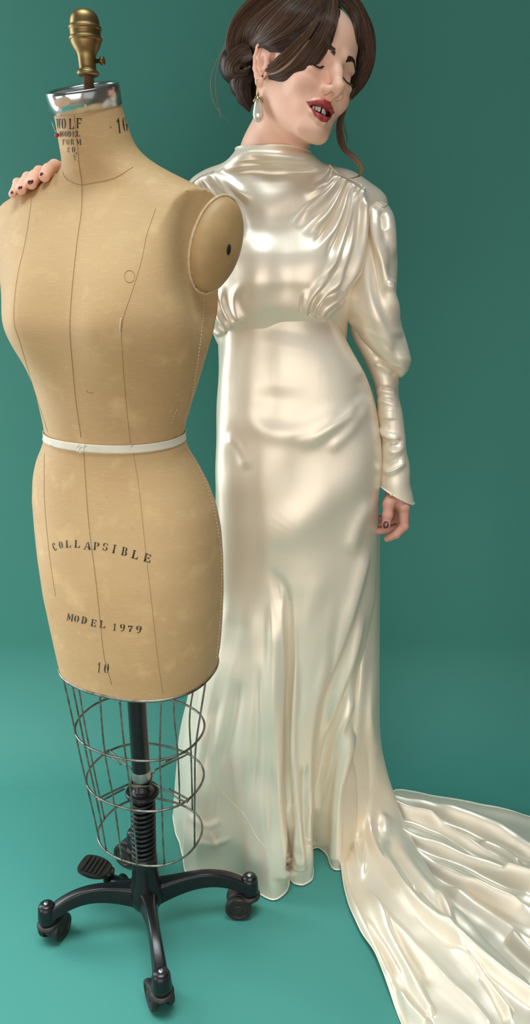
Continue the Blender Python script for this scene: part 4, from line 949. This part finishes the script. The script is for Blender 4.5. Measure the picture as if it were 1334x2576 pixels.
# nose
fld.chain([(0, -.089, .010), (0, -.098, -.008), (0, -.109, -.028)], [.0072, .0078, .0086], .011)
E((0, -.1115, -.0325), (.0094, .0096, .0088), .008)
for s in (-1, 1): E((s * .0125, -.0985, -.0385), (.0078, .0105, .0075), .007)
Cp((0, -.109, -.041), (0, -.095, -.048), .0045, .004, .006)
for s in (-1, 1): E((s * .0068, -.1045, -.0455), (.0036, .0068, .0042), .003, True)
# lips, parted in a smile
up_l = [(MX - .0285, -.0745, -.0635), (MX - .0170, -.0885, -.0605), (MX - .0055, -.0958, -.0575), (MX, -.0958, -.0587), (MX + .0055, -.0958, -.0575), (MX + .0170, -.0885, -.0595), (MX + .0300, -.0735, -.0600)]
lo_l = [(MX - .0280, -.0745, -.0645), (MX - .0175, -.0870, -.0755), (MX - .0065, -.0930, -.0805), (MX + .0065, -.0930, -.0805), (MX + .0175, -.0870, -.0740), (MX + .0295, -.0735, -.0612)]
up_r, lo_r = [.0014, .0036, .0044, .0040, .0044, .0036, .0014], [.0014, .0042, .0054, .0054, .0042, .0014]
fld.chain(up_l, up_r, .004); fld.chain(lo_l, lo_r, .004)
E((MX, -.0895, -.0690), (.0195, .0200, .0052), .002, True)
Cp((MX - .014, -.0865, -.0680), (MX - .0255, -.0745, -.0642), .0030, .0010, .003, True); Cp((MX + .014, -.0865, -.0675), (MX + .0265, -.0740, -.0612), .0030, .0010, .003, True)
# ears
for s in (-1, 1):
    def ep(y, z, o=0): return (s * (.0695 + .004 + .16 * y + o), .013 + y * 1.25, -.004 + z * 1.22)
    E(ep(.004, .004, -.002), (.0045, .0165, .027), .005)
    fld.chain([ep(-.006, -.004, .001), ep(-.011, .010, .001), ep(-.009, .022, .001), ep(-.001, .030, .002), ep(.009, .029, .002), ep(.017, .020, .002), ep(.019, .007, .002), ep(.015, -.008, .002), ep(.009, -.018, .001), ep(.003, -.026, 0)],
              [.003, .0032, .0034, .0036, .0036, .0036, .0034, .0032, .0034, .006], .003)
    fld.chain([ep(.011, .018, .001), ep(.012, .006, .002), ep(.007, -.006, .002), ep(.001, -.012, .002)], [.002, .0028, .0028, .0026], .003)
    E(ep(.001, .000, .004), (.006, .0075, .0105), .003, True); E(ep(.002, .020, .004), (.004, .006, .006), .003, True)
    E(ep(-.009, -.004, .000), (.004, .004, .006), .004); E(ep(-.001, -.026, 0), (.0045, .0070, .0080), .005)
hv, hf = fld.mesh(2)
def chain_dist(q, pts, rs):
    d = np.full(len(q), 1.0)
    for i in range(len(pts) - 1):
        a, b = np.array(pts[i]), np.array(pts[i + 1]); ab = b - a; t = np.clip((q - a) @ ab / (ab @ ab), 0, 1)
        d = np.minimum(d, np.linalg.norm(q - a - t[:, None] * ab, axis=1) - (rs[i] + (rs[i + 1] - rs[i]) * t))
    return d
lx = hv[:, 0] - MX
l_top = np.interp(lx, [-.0300, -.024, -.017, -.011, -.0055, 0, .0055, .011, .017, .024, .0310], [-.0632, -.0612, -.0572, -.0543, -.0527, -.0538, -.0527, -.0543, -.0564, -.0590, -.0600])
l_bot = np.interp(lx, [-.0300, -.026, -.021, -.014, -.007, 0, .007, .014, .020, .026, .0310], [-.0636, -.0672, -.0745, -.0822, -.0852, -.0860, -.0852, -.0812, -.0735, -.0650, -.0604])
lipm = sm(l_top - hv[:, 2], -.0009, .0009) * sm(hv[:, 2] - l_bot, -.0009, .0009) * (lx > -.030) * (lx < .031) * (hv[:, 1] < -.055)
inside = (1 - sm(((hv - [MX, -.0895, -.0685]) / [.0235, .0200, .0052]) .__pow__(2).sum(1), .9, 1.15)) * (hv[:, 1] > -.0905) * (hv[:, 1] < -.06)
SKIN = np.array([.88, .545, .40]); colr = np.tile(SKIN, (len(hv), 1))
def tint(m, c): 
    global colr
    colr = colr * (1 - m[:, None]) + np.array(c) * m[:, None]
for s in (-1, 1):
    tint(.40 * np.exp(-(((hv - [s * .040, -.075, -.034]) / [.022, .03, .018]) ** 2).sum(1)), (.66, .27, .20))
    tint(.30 * np.exp(-(((hv - [s * .032, -.085, .006]) / [.016, .02, .008]) ** 2).sum(1)), (.50, .27, .20))
    tint(.75 * np.exp(-(((hv - [s * .0068, -.1045, -.046]) / [.0035, .006, .004]) ** 2).sum(1)), (.12, .03, .02))
    tint(.35 * np.exp(-(((hv - [s * .078, .012, 0]) / [.012, .022, .03]) ** 2).sum(1)), (.66, .27, .19))
tint(.35 * np.exp(-(((hv - [0, -.112, -.034]) / [.013, .012, .012]) ** 2).sum(1)), (.66, .30, .22))
tint(lipm * .95, (.38, .028, .042)); tint(inside, (.03, .006, .006))
head_V = HW(hv)

def world_field(pts, h, pad=.03):
    p = np.array(pts); return Field(p.min(0) - pad, p.max(0) + pad, h)
# near hand, hanging, fingers curled back towards the skirt
ZH = zoom(900, 1160, 1080, 1400, 1334, 1779)
def H3(x, y, Y): q = ZH([(x, y)])[0]; return P(q[0], q[1], Y)
WY = 1.432
wr0, wr1 = P(994, 1150, 1.437), H3(720, 640, WY)
mc = [H3(858, 860, 1.418), H3(850, 850, 1.436), H3(815, 860, 1.453), H3(770, 870, 1.468)]
fing = [[mc[0], H3(868, 1215, 1.412), H3(720, 1370, 1.410), H3(555, 1445, 1.412)], [mc[1], H3(820, 1230, 1.434), H3(600, 1290, 1.434), H3(375, 1305, 1.436)],
        [mc[2], H3(740, 1130, 1.452), H3(560, 1185, 1.454), H3(370, 1195, 1.456)], [mc[3], H3(660, 1020, 1.466), H3(540, 1060, 1.468), H3(415, 1065, 1.470)]]
thumb = [H3(640, 600, 1.430), H3(575, 810, 1.409), H3(560, 1010, 1.401), H3(530, 1200, 1.397)]
hand = world_field([wr0, wr1] + sum(fing, []) + thumb, .0011)
hand.chain([wr0, wr1], [.017, .0200], .008)
for m_, r_ in zip(mc, (.0125, .0125, .012, .011)): hand.cap(wr1, m_, .0165, r_, .008)
hand.cap(wr1, thumb[1], .0150, .0102, .006)
for c_, rr_ in zip(fing, ([.0112, .0088, .0080, .0068], [.0110, .0088, .0078, .0066], [.0105, .0083, .0074, .0062], [.0092, .0073, .0065, .0056])): hand.chain(c_, rr_, .0025)
hand.chain(thumb, [.0115, .0108, .0094, .0082], .004)
hand.ell(thumb[2], .0098, .003)
for c_ in fing: hand.ell(c_[1], .0091, .002)
h1v, h1f = hand.mesh(2)
# far hand, laid over the form's shoulder from behind
tips_px = [(112, 444, 12), (78, 461, 13), (53, 476, 12), (31, 489, 8)]
tips = []
for x, y, r_ in tips_px:
    q = np.array(BV.find_nearest(Vector(P(x, y + 10, 1.245)))[0]); t_ = P(x, y, q[1] - .004); rad_ = .0088 if r_ > 8 else .0062
    for _ in range(30):                                     # rest the fingertip on the canvas, not in it
        l_ = BV.find_nearest(Vector(t_)); v_ = t_ - np.array(l_[0]); n_ = np.array(l_[1])
        if n_[2] < 0: n_ = -n_
        d_ = v_ @ n_
        if d_ > rad_ * .98: break
        t_ = t_ + np.array([0, .0, .0012])
    tips.append(t_)
wrF = WRI
fF = []
for i, tp_ in enumerate(tips):
    fF.append([np.array([tp_[0] + .020 - .002 * i, 1.362, tp_[2] + .012]), tp_ + [.004 - .003 * i, .050, .0195], tp_ + [.001, .021, .0110], tp_])
hand2 = world_field([wrF] + sum(fF, []) , .0011)
rF = ([.011, .0092, .0088, .0082], [.011, .0094, .0092, .0090], [.0105, .009, .0086, .0082], [.0095, .0074, .0066, .0056])
for c_, rr_ in zip(fF, rF): hand2.chain(c_, rr_, .0025); hand2.cap(wrF, c_[0], .017, .0115, .008)
hand2.cap(wrF, wrF + (ELB - wrF) * .12, .021, .023, .008); hand2.cap(wrF, P(128, 500, 1.40), .016, .009, .008)
h2v, h2f = hand2.mesh(2)
# torso, arms under the gown (coarse)
tor = Field((-.48, 1.30, .5), (.36, 1.62, 1.56), .008)
wa = lambda x, y, Y=GY: P(x, y, Y)
tor.ell(wa(708, 640), (.120, .075, .155), .04); tor.ell(wa(720, 960), (.115, .075, .14), .06); tor.ell(wa(745, 1180), (.135, .088, .12), .06)
tor.chain([wa(690, 420), wa(700, 560)], [.05, .07], .05); tor.chain([wa(700, 520), wa(920, 540)], [.045, .030], .03); tor.chain([wa(700, 520), SHL + [.02, 0, -.02]], [.045, .028], .03)
tor.chain([wa(920, 545), wa(950, 860, 1.45), wa(994, 1150, 1.437)], [.026, .021, .016], .012); tor.chain([SHL + [.01, 0, -.02], ELB, WRI], [.026, .024, .018], .02)
for s in (-1, 1): tor.chain([wa(747 + s * 60, 1250), P(747 + s * 55, 1500, 1.47)], [.078, .060], .03)
tv, tf = tor.mesh(1)
allV = np.vstack([head_V, h1v, h2v, tv]); o1 = len(head_V); o2 = o1 + len(h1v); o3 = o2 + len(h2v)
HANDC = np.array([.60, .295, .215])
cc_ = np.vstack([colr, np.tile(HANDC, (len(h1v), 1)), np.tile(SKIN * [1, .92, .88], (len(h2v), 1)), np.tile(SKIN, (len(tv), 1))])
def skin_material():
    m = bpy.data.materials.new('skin'); m.use_nodes = True; nt = m.node_tree; N = nt.nodes; L = nt.links; b = N['Principled BSDF']
    at = N.new('ShaderNodeAttribute'); at.attribute_name = 'tone'
    n = N.new('ShaderNodeTexNoise'); n.inputs['Scale'].default_value = 60; n.inputs['Detail'].default_value = 5
    tc = N.new('ShaderNodeTexCoord'); L.new(tc.outputs['Object'], n.inputs['Vector'])
    x = N.new('ShaderNodeMix'); x.data_type = 'RGBA'; x.blend_type = 'MULTIPLY'; x.inputs[0].default_value = .25
    L.new(at.outputs['Color'], x.inputs[6]); L.new(n.outputs['Color'], x.inputs[7]); 
    r = N.new('ShaderNodeValToRGB'); r.color_ramp.elements[0].color = (.82, .74, .72, 1); r.color_ramp.elements[1].color = (1.1, 1.1, 1.1, 1)
    L.new(n.outputs['Fac'], r.inputs[0]); L.new(r.outputs[0], x.inputs[7]); L.new(x.outputs[2], b.inputs['Base Color'])
    b.inputs['Roughness'].default_value = .48; b.inputs['Specular IOR Level'].default_value = .38
    b.inputs['Subsurface Weight'].default_value = .12; b.inputs['Subsurface Radius'].default_value = (.010, .004, .002); b.inputs['Subsurface Scale'].default_value = .6
    return m
M_skin = skin_material()
M_nail = material('burgundy nail varnish', (0.10, 0.008, 0.018), .12, spec=.6, Coat_Weight=.7)
M_teeth = material('teeth', (0.80, 0.72, 0.60), .25)
M_lash = material('dark lashes', (0.012, 0.008, 0.006), .6)
M_brow = material('brown brow hair', (0.035, 0.018, 0.010), .6)
skin = obj('body', (allV, [hf, h1f + o1, h2f + o2, tf + o3]), M_skin, woman, colors={'tone': cc_})
HB = BVHTree.FromPolygons([tuple(v) for v in head_V], hf.tolist())
H1 = BVHTree.FromPolygons([tuple(v) for v in h1v], h1f.tolist()); H2 = BVHTree.FromPolygons([tuple(v) for v in h2v], h2f.tolist())
# nails
def nail(B, px, py, rx, ry, ang=0):
    ca, sa = math.cos(math.radians(ang)), math.sin(math.radians(ang)); rows = []
    for f in (1, .8, .5, .2):
        rows.append([on(B, px + (rx * f * math.cos(t)) * ca - (ry * f * math.sin(t)) * sa, py + (rx * f * math.cos(t)) * sa + (ry * f * math.sin(t)) * ca, .0002 + .0007 * (1 - f ** 3)) for t in np.linspace(0, 2 * np.pi, 18, endpoint=False)])
    o = obj('nail', (np.array(rows).reshape(-1, 3), [grid_faces(4, 18, True), np.array([[54 + i for i in range(18)]])]), M_nail, skin)
nail(H1, 971, 1320.5, 7.5, 9.5, 5)
for (x, y), rx, ry, an in (((104, 438), 6, 4, -30), ((77, 458), 8, 5.5, -25), ((51, 472), 6, 4, -25), ((30, 484), 4, 4, -20)): nail(H2, x, y, rx, ry, an)
# teeth
for i, x in enumerate((-.0150, -.0108, -.0062, 0, .0, .0062, .0108, .0150)):
    if i in (3, 4): x = -.0022 + (i - 3) * .0  # centre pair handled below
tx = [(-.0165, .0032), (-.0125, .0034), (-.0085, .0036), (-.0040, .0044), (.0048, .0044), (.0092, .0036), (.0130, .0034), (.0168, .0032)]
for x, wd in tx:
    x0 = x; y = -.0880 + (x / .030) ** 2 * .034; x = x + MX; nrm = np.array([x0 * 2.2, -.05, 0]); nrm /= np.linalg.norm(nrm); tg = np.array([-nrm[1], nrm[0], 0])
    V, F = ball((0, 0, 0), 1, nu=14, nv=10); V = np.sign(V) * np.abs(V) ** .6
    V = np.array([x, y, -.0665]) + V[:, :1] * tg * wd * .62 + V[:, 1:2] * nrm * .0018 + V[:, 2:] * np.array([0, 0, 1]) * (.0048 if wd > .004 else .0042)
    obj('tooth', (HW(V), F), M_teeth, skin)
# lashes and brows, hair by hair
rng = np.random.default_rng(5)
def hairs(paths, r, mat, name, parent, stuff=True):
    gs = []
    for p in paths:
        p = np.asarray(p); gs.append(tube(p, r * np.linspace(1, .35, len(p)), 4, cap=False))
    o = obj(name, join(gs), mat, parent)
    if stuff: o['kind'] = 'stuff'
    return o
def face_on(x, z, lift=.0004):     # point on the front of the face at head-frame (x, z)
    h = HB.ray_cast(Vector(HW((x, -.16, z))), Vector(HR @ np.array([0, 1.0, 0])))
    return np.array(h[0]) - HR @ np.array([0, 1.0, 0]) * lift
for s in (-1, 1):
    ps = []
    for i in range(320):
        t = rng.random(); x = s * (.012 + .038 * t); z = .0175 + .0075 * math.sin(min(1, t * 1.25) * 2.2) - .006 * max(0, t - .6) / .4; wv = .0046 * (1 - .6 * t)
        z += rng.uniform(-wv, wv); L_ = .005; ps.append([face_on(x, z, .0002), face_on(x + s * L_ * .5, z + .0012 * (1 - 2 * t), .0008), face_on(x + s * L_, z + .0012 * (1 - 2 * t), .0004)])
    hairs(ps, .00034, M_brow, 'eyebrow', skin)
    ps = []; line = []
    for i in range(46):
        t = i / 45; x = s * (.0215 + .0235 * t); z = -.0035 - .0062 * math.sin(math.pi * t) - .001 * t
        p = face_on(x, z, .0003); line.append(p); d_ = HR @ np.array([s * .0024 * (t - .3) * 2, -.0060, -.0050]) * (.45 + .55 * t); ps.append([p, p + d_ * .6, p + d_ + HR @ np.array([0, 0, .0010])])
    o = hairs(ps, .00042, M_lash, 'eyelashes', skin)
    obj('lash_line', tube(line, .0009 * np.sin(np.pi * np.linspace(.04, .96, len(line))) ** .5, 6), M_lash, o)
    cr = [face_on(s * (.019 + .026 * t), .0055 + .0035 * math.sin(math.pi * t), .0001) for t in np.linspace(0, 1, 20)]
# ------------------------------------------------------------------ earrings
M_gold = material('old gold', (0.55, 0.40, 0.20), .28, 1.0)
def earring(lobe):
    e = obj('earring', tube(spline([lobe + [0, .004, .004], lobe + [-.002, -.004, .003], lobe + [-.002, -.005, -.006], lobe + [0, -.004, -.014]], 24), .00055, 8), M_gold, skin)
    e['label'] = 'gold hook earring with a drop pearl'
    c0 = lobe + [0, -.004, -.014]
    obj('bead', ball(c0 - [0, 0, .002], .0022, nu=14, nv=10), M_gold, e)
    for k in range(6):
        t = k * math.pi / 3 + .3; d_ = np.array([math.cos(t), math.sin(t), 0])
        obj('petal', tube([c0 - [0, 0, .004], c0 + d_ * .004 - [0, 0, .007], c0 + d_ * .0068 - [0, 0, .012], c0 + d_ * .0082 - [0, 0, .0150]], [.0012, .0024, .0022, .0005], 8, flat=.5), M_gold, e)
    obj('pearl', lathe([(0, 0), (.0030, -.0008), (.0050, -.004), (.0062, -.009), (.0074, -.015), (.0086, -.021), (.0088, -.026), (.0078, -.031), (.0055, -.0345), (.0025, -.0362), (0, -.0366)][::-1], c0 - [0, 0, .007], (0, 0, 1), 32), M_pearl, e)
    return e
def ep_w(s, y, z, o=0): return HW((s * (.0695 + .004 + .16 * y + o), .013 + y * 1.25, -.004 + z * 1.22))
earring(ep_w(-1, -.001, -.028, .004)); earring(ep_w(1, -.001, -.028, .004) + [-.012, .012, .016])
# ------------------------------------------------------------------ hair
def hair_material():
    m = bpy.data.materials.new('brown hair'); m.use_nodes = True; nt = m.node_tree; b = nt.nodes['Principled BSDF']
    at = nt.nodes.new('ShaderNodeAttribute'); at.attribute_name = 'shade'; nt.links.new(at.outputs['Color'], b.inputs['Base Color'])
    b.inputs['Roughness'].default_value = .42; b.inputs['Specular IOR Level'].default_value = .35; return m
M_hair = hair_material()
DARK, MID, LITE, TIP = np.array([.024, .012, .008]), np.array([.075, .038, .022]), np.array([.185, .098, .052]), np.array([.30, .20, .10])
ECR, ERR = np.array([0, .012, .035]), np.array([.073, .094, .080])
def HD(px, py, lift):
    d = ray(px, py); d /= np.linalg.norm(d); r = ERR * HS + lift; o = (CAM - HW(ECR)) @ HR; dl = d @ HR
    A = ((dl / r) ** 2).sum(); B = 2 * (o * dl / r ** 2).sum(); C_ = ((o / r) ** 2).sum() - 1; D = B * B - 4 * A * C_
    t = (-B - math.sqrt(D)) / (2 * A) if D > 0 else -B / (2 * A)
    h = HB.ray_cast(Vector(CAM), Vector(d))
    if h[0] is not None and HL(np.array(h[0]))[2] > .035: t = min(t, h[3] - lift - .001)
    return CAM + d * t
Z1 = zoom(500, 0, 1000, 480, 1334, 1281)
def guide(pts, lift, n=26):
    """pts in the zoomed crop; a third value is a depth offset towards the camera from the head surface, metres"""
    out = []
    for q in pts:
        x, y = Z1([q[:2]])[0]; p = HD(x, y, lift); v = CAM - p; v /= np.linalg.norm(v)
        out.append(p + v * (q[2] if len(q) > 2 else 0))
    return spline(out, n)
hair_objs = []
def lock(name, guides, lift, strands, base=True, r=.00036, c0=DARK, c1=MID, tip=None, jit=.0016, n=26, m=60, amp=.0014, seed=0, spread=0.0):
    rg = np.random.default_rng(seed + 11); Gd = np.array([guide(g, lift, n) for g in guides])      # (k, n, 3)
    U = np.linspace(0, 1, m); k = len(guides)
    Gs = np.array([spline(Gd[:, i], m) if k > 2 else Gd[0, i] * (1 - U[:, None]) + Gd[1, i] * U[:, None] for i in range(n)])   # (n, m, 3)
    N_ = grid_normals(Gs); v = CAM - Gs; N_ *= np.sign((N_ * v).sum(-1))[..., None]
    gs, cols = [], []
    if base:
        rip = smooth1(rg.normal(size=m), 1) * amp; env = np.ones(m)
        V = Gs + N_ * rip[None, :, None]; gs.append((V.reshape(-1, 3), [grid_faces(n, m)]))
        mixv = np.clip(.35 + .35 * smooth1(rg.normal(size=m), 1), 0, 1)[None, :, None] * np.ones((n, 1, 1)); cb_ = c0 * (1 - mixv) + c1 * mixv
        if tip is not None: tt = sm(np.linspace(0, 1, n), .6, 1)[:, None, None]; cb_ = cb_ * (1 - tt) + tip * .7 * tt
        cols.append(cb_.reshape(-1, 3))
    for _ in range(strands):
        u = np.clip(rg.random() * (1 + 2 * spread) - spread, -.04, 1.04); j = np.clip(u * (m - 1), 0, m - 1.001); i0 = int(j); f = j - i0
        p = Gs[:, i0] * (1 - f) + Gs[:, i0 + 1] * f; nn = N_[:, i0]
        a0, a1 = rg.uniform(0, 1), rg.uniform(0, 1); off = rg.uniform(.0002, jit) * (1 + .4 * np.sin(np.linspace(0, 3, n) + 6 * a0)); sd = np.gradient(Gs, axis=1)[:, i0] ; sd = sd / np.maximum(np.linalg.norm(sd, axis=1, keepdims=True), 1e-9)
        p = p + nn * off[:, None] + sd * (.0016 * np.sin(np.linspace(0, 2 + 3 * a1, n) + 7 * a0))[:, None]
        e0 = int(rg.integers(0, max(1, n // 6))) if rg.random() < .5 else 0; e1 = n - (int(rg.integers(0, n // 5)) if rg.random() < .5 else 0); p = p[e0:e1]
        T_ = tube(p, r * rg.uniform(.6, 1.3) * np.interp(np.linspace(0, 1, len(p)), [0, .8, 1], [1, 1, .3]), 3, cap=False); gs.append(T_)
        mx = rg.random() ** 1.6; cc1 = c0 * (1 - mx) + c1 * mx; cst = np.repeat(np.tile(cc1, (len(p), 1)), 3, 0)
        if tip is not None: tt = np.repeat(sm(np.linspace(0, 1, len(p)), .55, 1), 3)[:, None]; cst = cst * (1 - tt) + tip * rg.uniform(.6, 1.2) * tt
        cols.append(cst)
    o = obj(name, join(gs), M_hair, hair, colors={'shade': np.vstack(cols)}); o['kind'] = 'stuff'; hair_objs.append(o); return o
# scalp cap and chignon under the locks
hn = np.zeros_like(hv); q0, q1, q2 = hv[hf[:, 0]], hv[hf[:, 1]], hv[hf[:, 2]]; fn_ = np.cross(q1 - q0, q2 - q0)
for i in range(4): np.add.at(hn, hf[:, i], fn_)
hn /= np.maximum(np.linalg.norm(hn, axis=1, keepdims=True), 1e-12)
if (hn * (hv - ECR)).sum() < 0: hn = -hn
X_, Y_, Z_ = hv.T
keep = (Y_ > .034) & (Z_ > -.050) | (Y_ > -.040 + .5 * np.maximum(0, .055 - Z_)) & (Z_ > .028)
keep |= (X_ < -.006 - .48 * np.maximum(0, .085 - Z_)) & (Z_ > .024) | (X_ > .047) & (Z_ > .020) | (Z_ > .102)
keep &= ~((np.abs(X_) > .066) & (Z_ < .040) & (Y_ < .045))          # not on the ears
fk = hf[keep[hf].all(1)]; used, inv = np.unique(fk, return_inverse=True)
capV = HW(hv[used] + hn[used] * .0028); hair = obj('hair', (capV, [inv.reshape(-1, 4)]), M_hair, woman, colors={'shade': np.tile(DARK * 1.1, (len(capV), 1))})
hair['label'] = 'dark brown hair in a loose updo with face framing locks'
# back: crown swept down to the nape
lock('lock', [[(560,-90),(360,-20),(235,110),(185,250),(195,360),(260,440)], [(700,-110),(480,20),(330,130),(240,260),(230,370),(300,450)], [(820,-90),(600,60),(430,190),(320,290),(280,380),(330,470)], [(880,-80),(700,80),(530,200),(400,280),(345,340),(345,430)], [(905,-80),(790,110),(660,220),(520,285),(430,312),(380,335)]], .009, 900, c0=DARK * 1.3, c1=LITE * 1.1, seed=1, m=110)
lock('lock', [[(890,-80),(800,90),(700,190),(590,260),(500,305),(430,318)], [(905,-80),(840,100),(745,215),(640,285),(545,325),(445,330)], [(915,-80),(870,110),(790,240),(690,310),(575,350),(470,345)]], .010, 520, c1=MID, seed=2, m=70)
# loop lock sweeping over the temple and curling under towards the ear
lock('lock', [[(918,-70,.002),(934,90,.003),(918,200,.004),(880,312,.006),(815,410,.010),(742,500,.012),(660,550,.012),(570,563,.010),(480,530,.006)], [(910,-70,.004),(890,120,.008),(845,260,.012),(780,380,.016),(710,465,.018),(630,515,.017),(550,535,.013),(474,522,.008)],
     [(895,-70,.004),(845,110,.008),(775,240,.012),(690,350,.016),(630,425,.016),(570,475,.014),(520,500,.011),(470,512,.008)]], .009, 560, c0=DARK * 1.4, c1=LITE, seed=3, m=64, n=34)
lock('lock', [[(880,-70,.004),(800,160,.008),(720,280,.010),(640,380,.011),(560,450,.010),(500,485,.008),(452,478,.002)], [(860,-70,.002),(760,160,.005),(670,265,.007),(590,335,.007),(530,385,.007),(490,425,.006),(446,448,.000)]], .008, 120, base=False, c0=MID, c1=LITE * 1.2, seed=4, n=30, jit=.003)
lock('lock', [[(925,-60),(932,90),(922,180),(902,250),(878,315)], [(915,-60),(895,110),(872,220),(850,280),(820,350)]], .011, 60, base=False, c1=MID, seed=5)
# far side lock framing the face and the long curled tendril
lock('lock', [[(905,-70,.002),(930,22,.001),(965,45,.000),(1012,100,-.002),(1036,180,-.010),(1042,300,-.016),(1036,420,-.020),(1020,530,-.016),(1000,640,-.004)], [(915,-80,.0),(970,-10,-.003),(1035,30,-.005),(1088,100,-.010),(1118,190,-.012),(1125,320,-.012),(1115,440,-.008),(1085,550,-.002),(1020,650,.006)],
     [(930,-110,.0),(1020,-50,-.008),(1085,20,-.012),(1135,110,-.018),(1172,210,-.022),(1182,330,-.022),(1165,450,-.018),(1110,570,-.008),(1025,665,.004)]], .006, 520, c0=DARK * 1.3, c1=LITE * .9, seed=6, m=60, n=34, jit=.002)
lock('lock', [[(1035,600,.006),(985,700,.010),(945,800,.014),(940,900,.016),(965,1000,.018),(1030,1065,.020),(1080,1125,.022),(1075,1175,.024),(1010,1200,.024)], [(1050,590,.004),(1005,690,.008),(968,800,.012),(958,900,.014),(985,990,.016),(1045,1050,.018),(1096,1115,.020),(1092,1175,.022),(1040,1198,.024)]], .006, 200, c0=MID, c1=LITE, tip=TIP, seed=7, m=16, n=40, spread=.15, amp=.0006)
lock('lock', [[(1000,640,.008),(945,760,.012),(920,860,.014),(935,960,.016),(985,1030,.018)], [(1010,640,.006),(965,760,.010),(990,860,.012),(1005,930,.014),(985,990,.016)]], .006, 22, base=False, c0=MID, c1=LITE, seed=8, n=30, r=.0004)
# chignon at the nape
lock('lock', [[(330,280,.0),(230,330,.004),(180,420,.004),(182,490,.006),(240,520,.010),(330,500,.012)], [(350,330,.006),(270,380,.012),(220,440,.012),(225,490,.014),(270,500,.014),(340,470,.014)], [(370,390,.008),(310,420,.014),(270,450,.016),(270,470,.016),(300,470,.016),(350,440,.014)]], .012, 380, c1=LITE * .8, seed=9, m=50)
lock('lock', [[(370,430,.0),(300,470,.004),(240,540,.002),(245,610,.0),(290,700,-.004),(345,752,-.006)], [(378,450,.004),(330,500,.010),(285,560,.010),(290,620,.008),(320,690,.004),(350,735,.0)], [(385,480,.004),(365,520,.008),(345,570,.008),(345,620,.006),(355,670,.004),(360,700,.002)]], -.012, 400, c0=DARK * .8, c1=MID, seed=10, m=50)
cb2 = []
for x, y, r_, dz in ((255, 440, .030, 0), (300, 560, .024, 0), (320, 640, .018, 0)):
    q = Z1([(x, y)])[0]; p = HD(*q, -.004); cb2.append(ball(p + (p - CAM) / np.linalg.norm(p - CAM) * r_ * .9, r_, nu=24, nv=16))
V_, F_ = join(cb2); obj('chignon', (V_, F_), M_hair, hair, colors={'shade': np.tile(DARK, (len(V_), 1))})
# flyaways
lock('lock', [[(180,290,.0),(110,430,.0),(75,560,.0),(110,720,.0),(225,835,.0)], [(190,300,.0),(150,420,.0),(130,560,.0),(135,700,.0),(130,800,.0)]], .004, 5, base=False, c0=LITE, c1=TIP, seed=12, r=.0003)
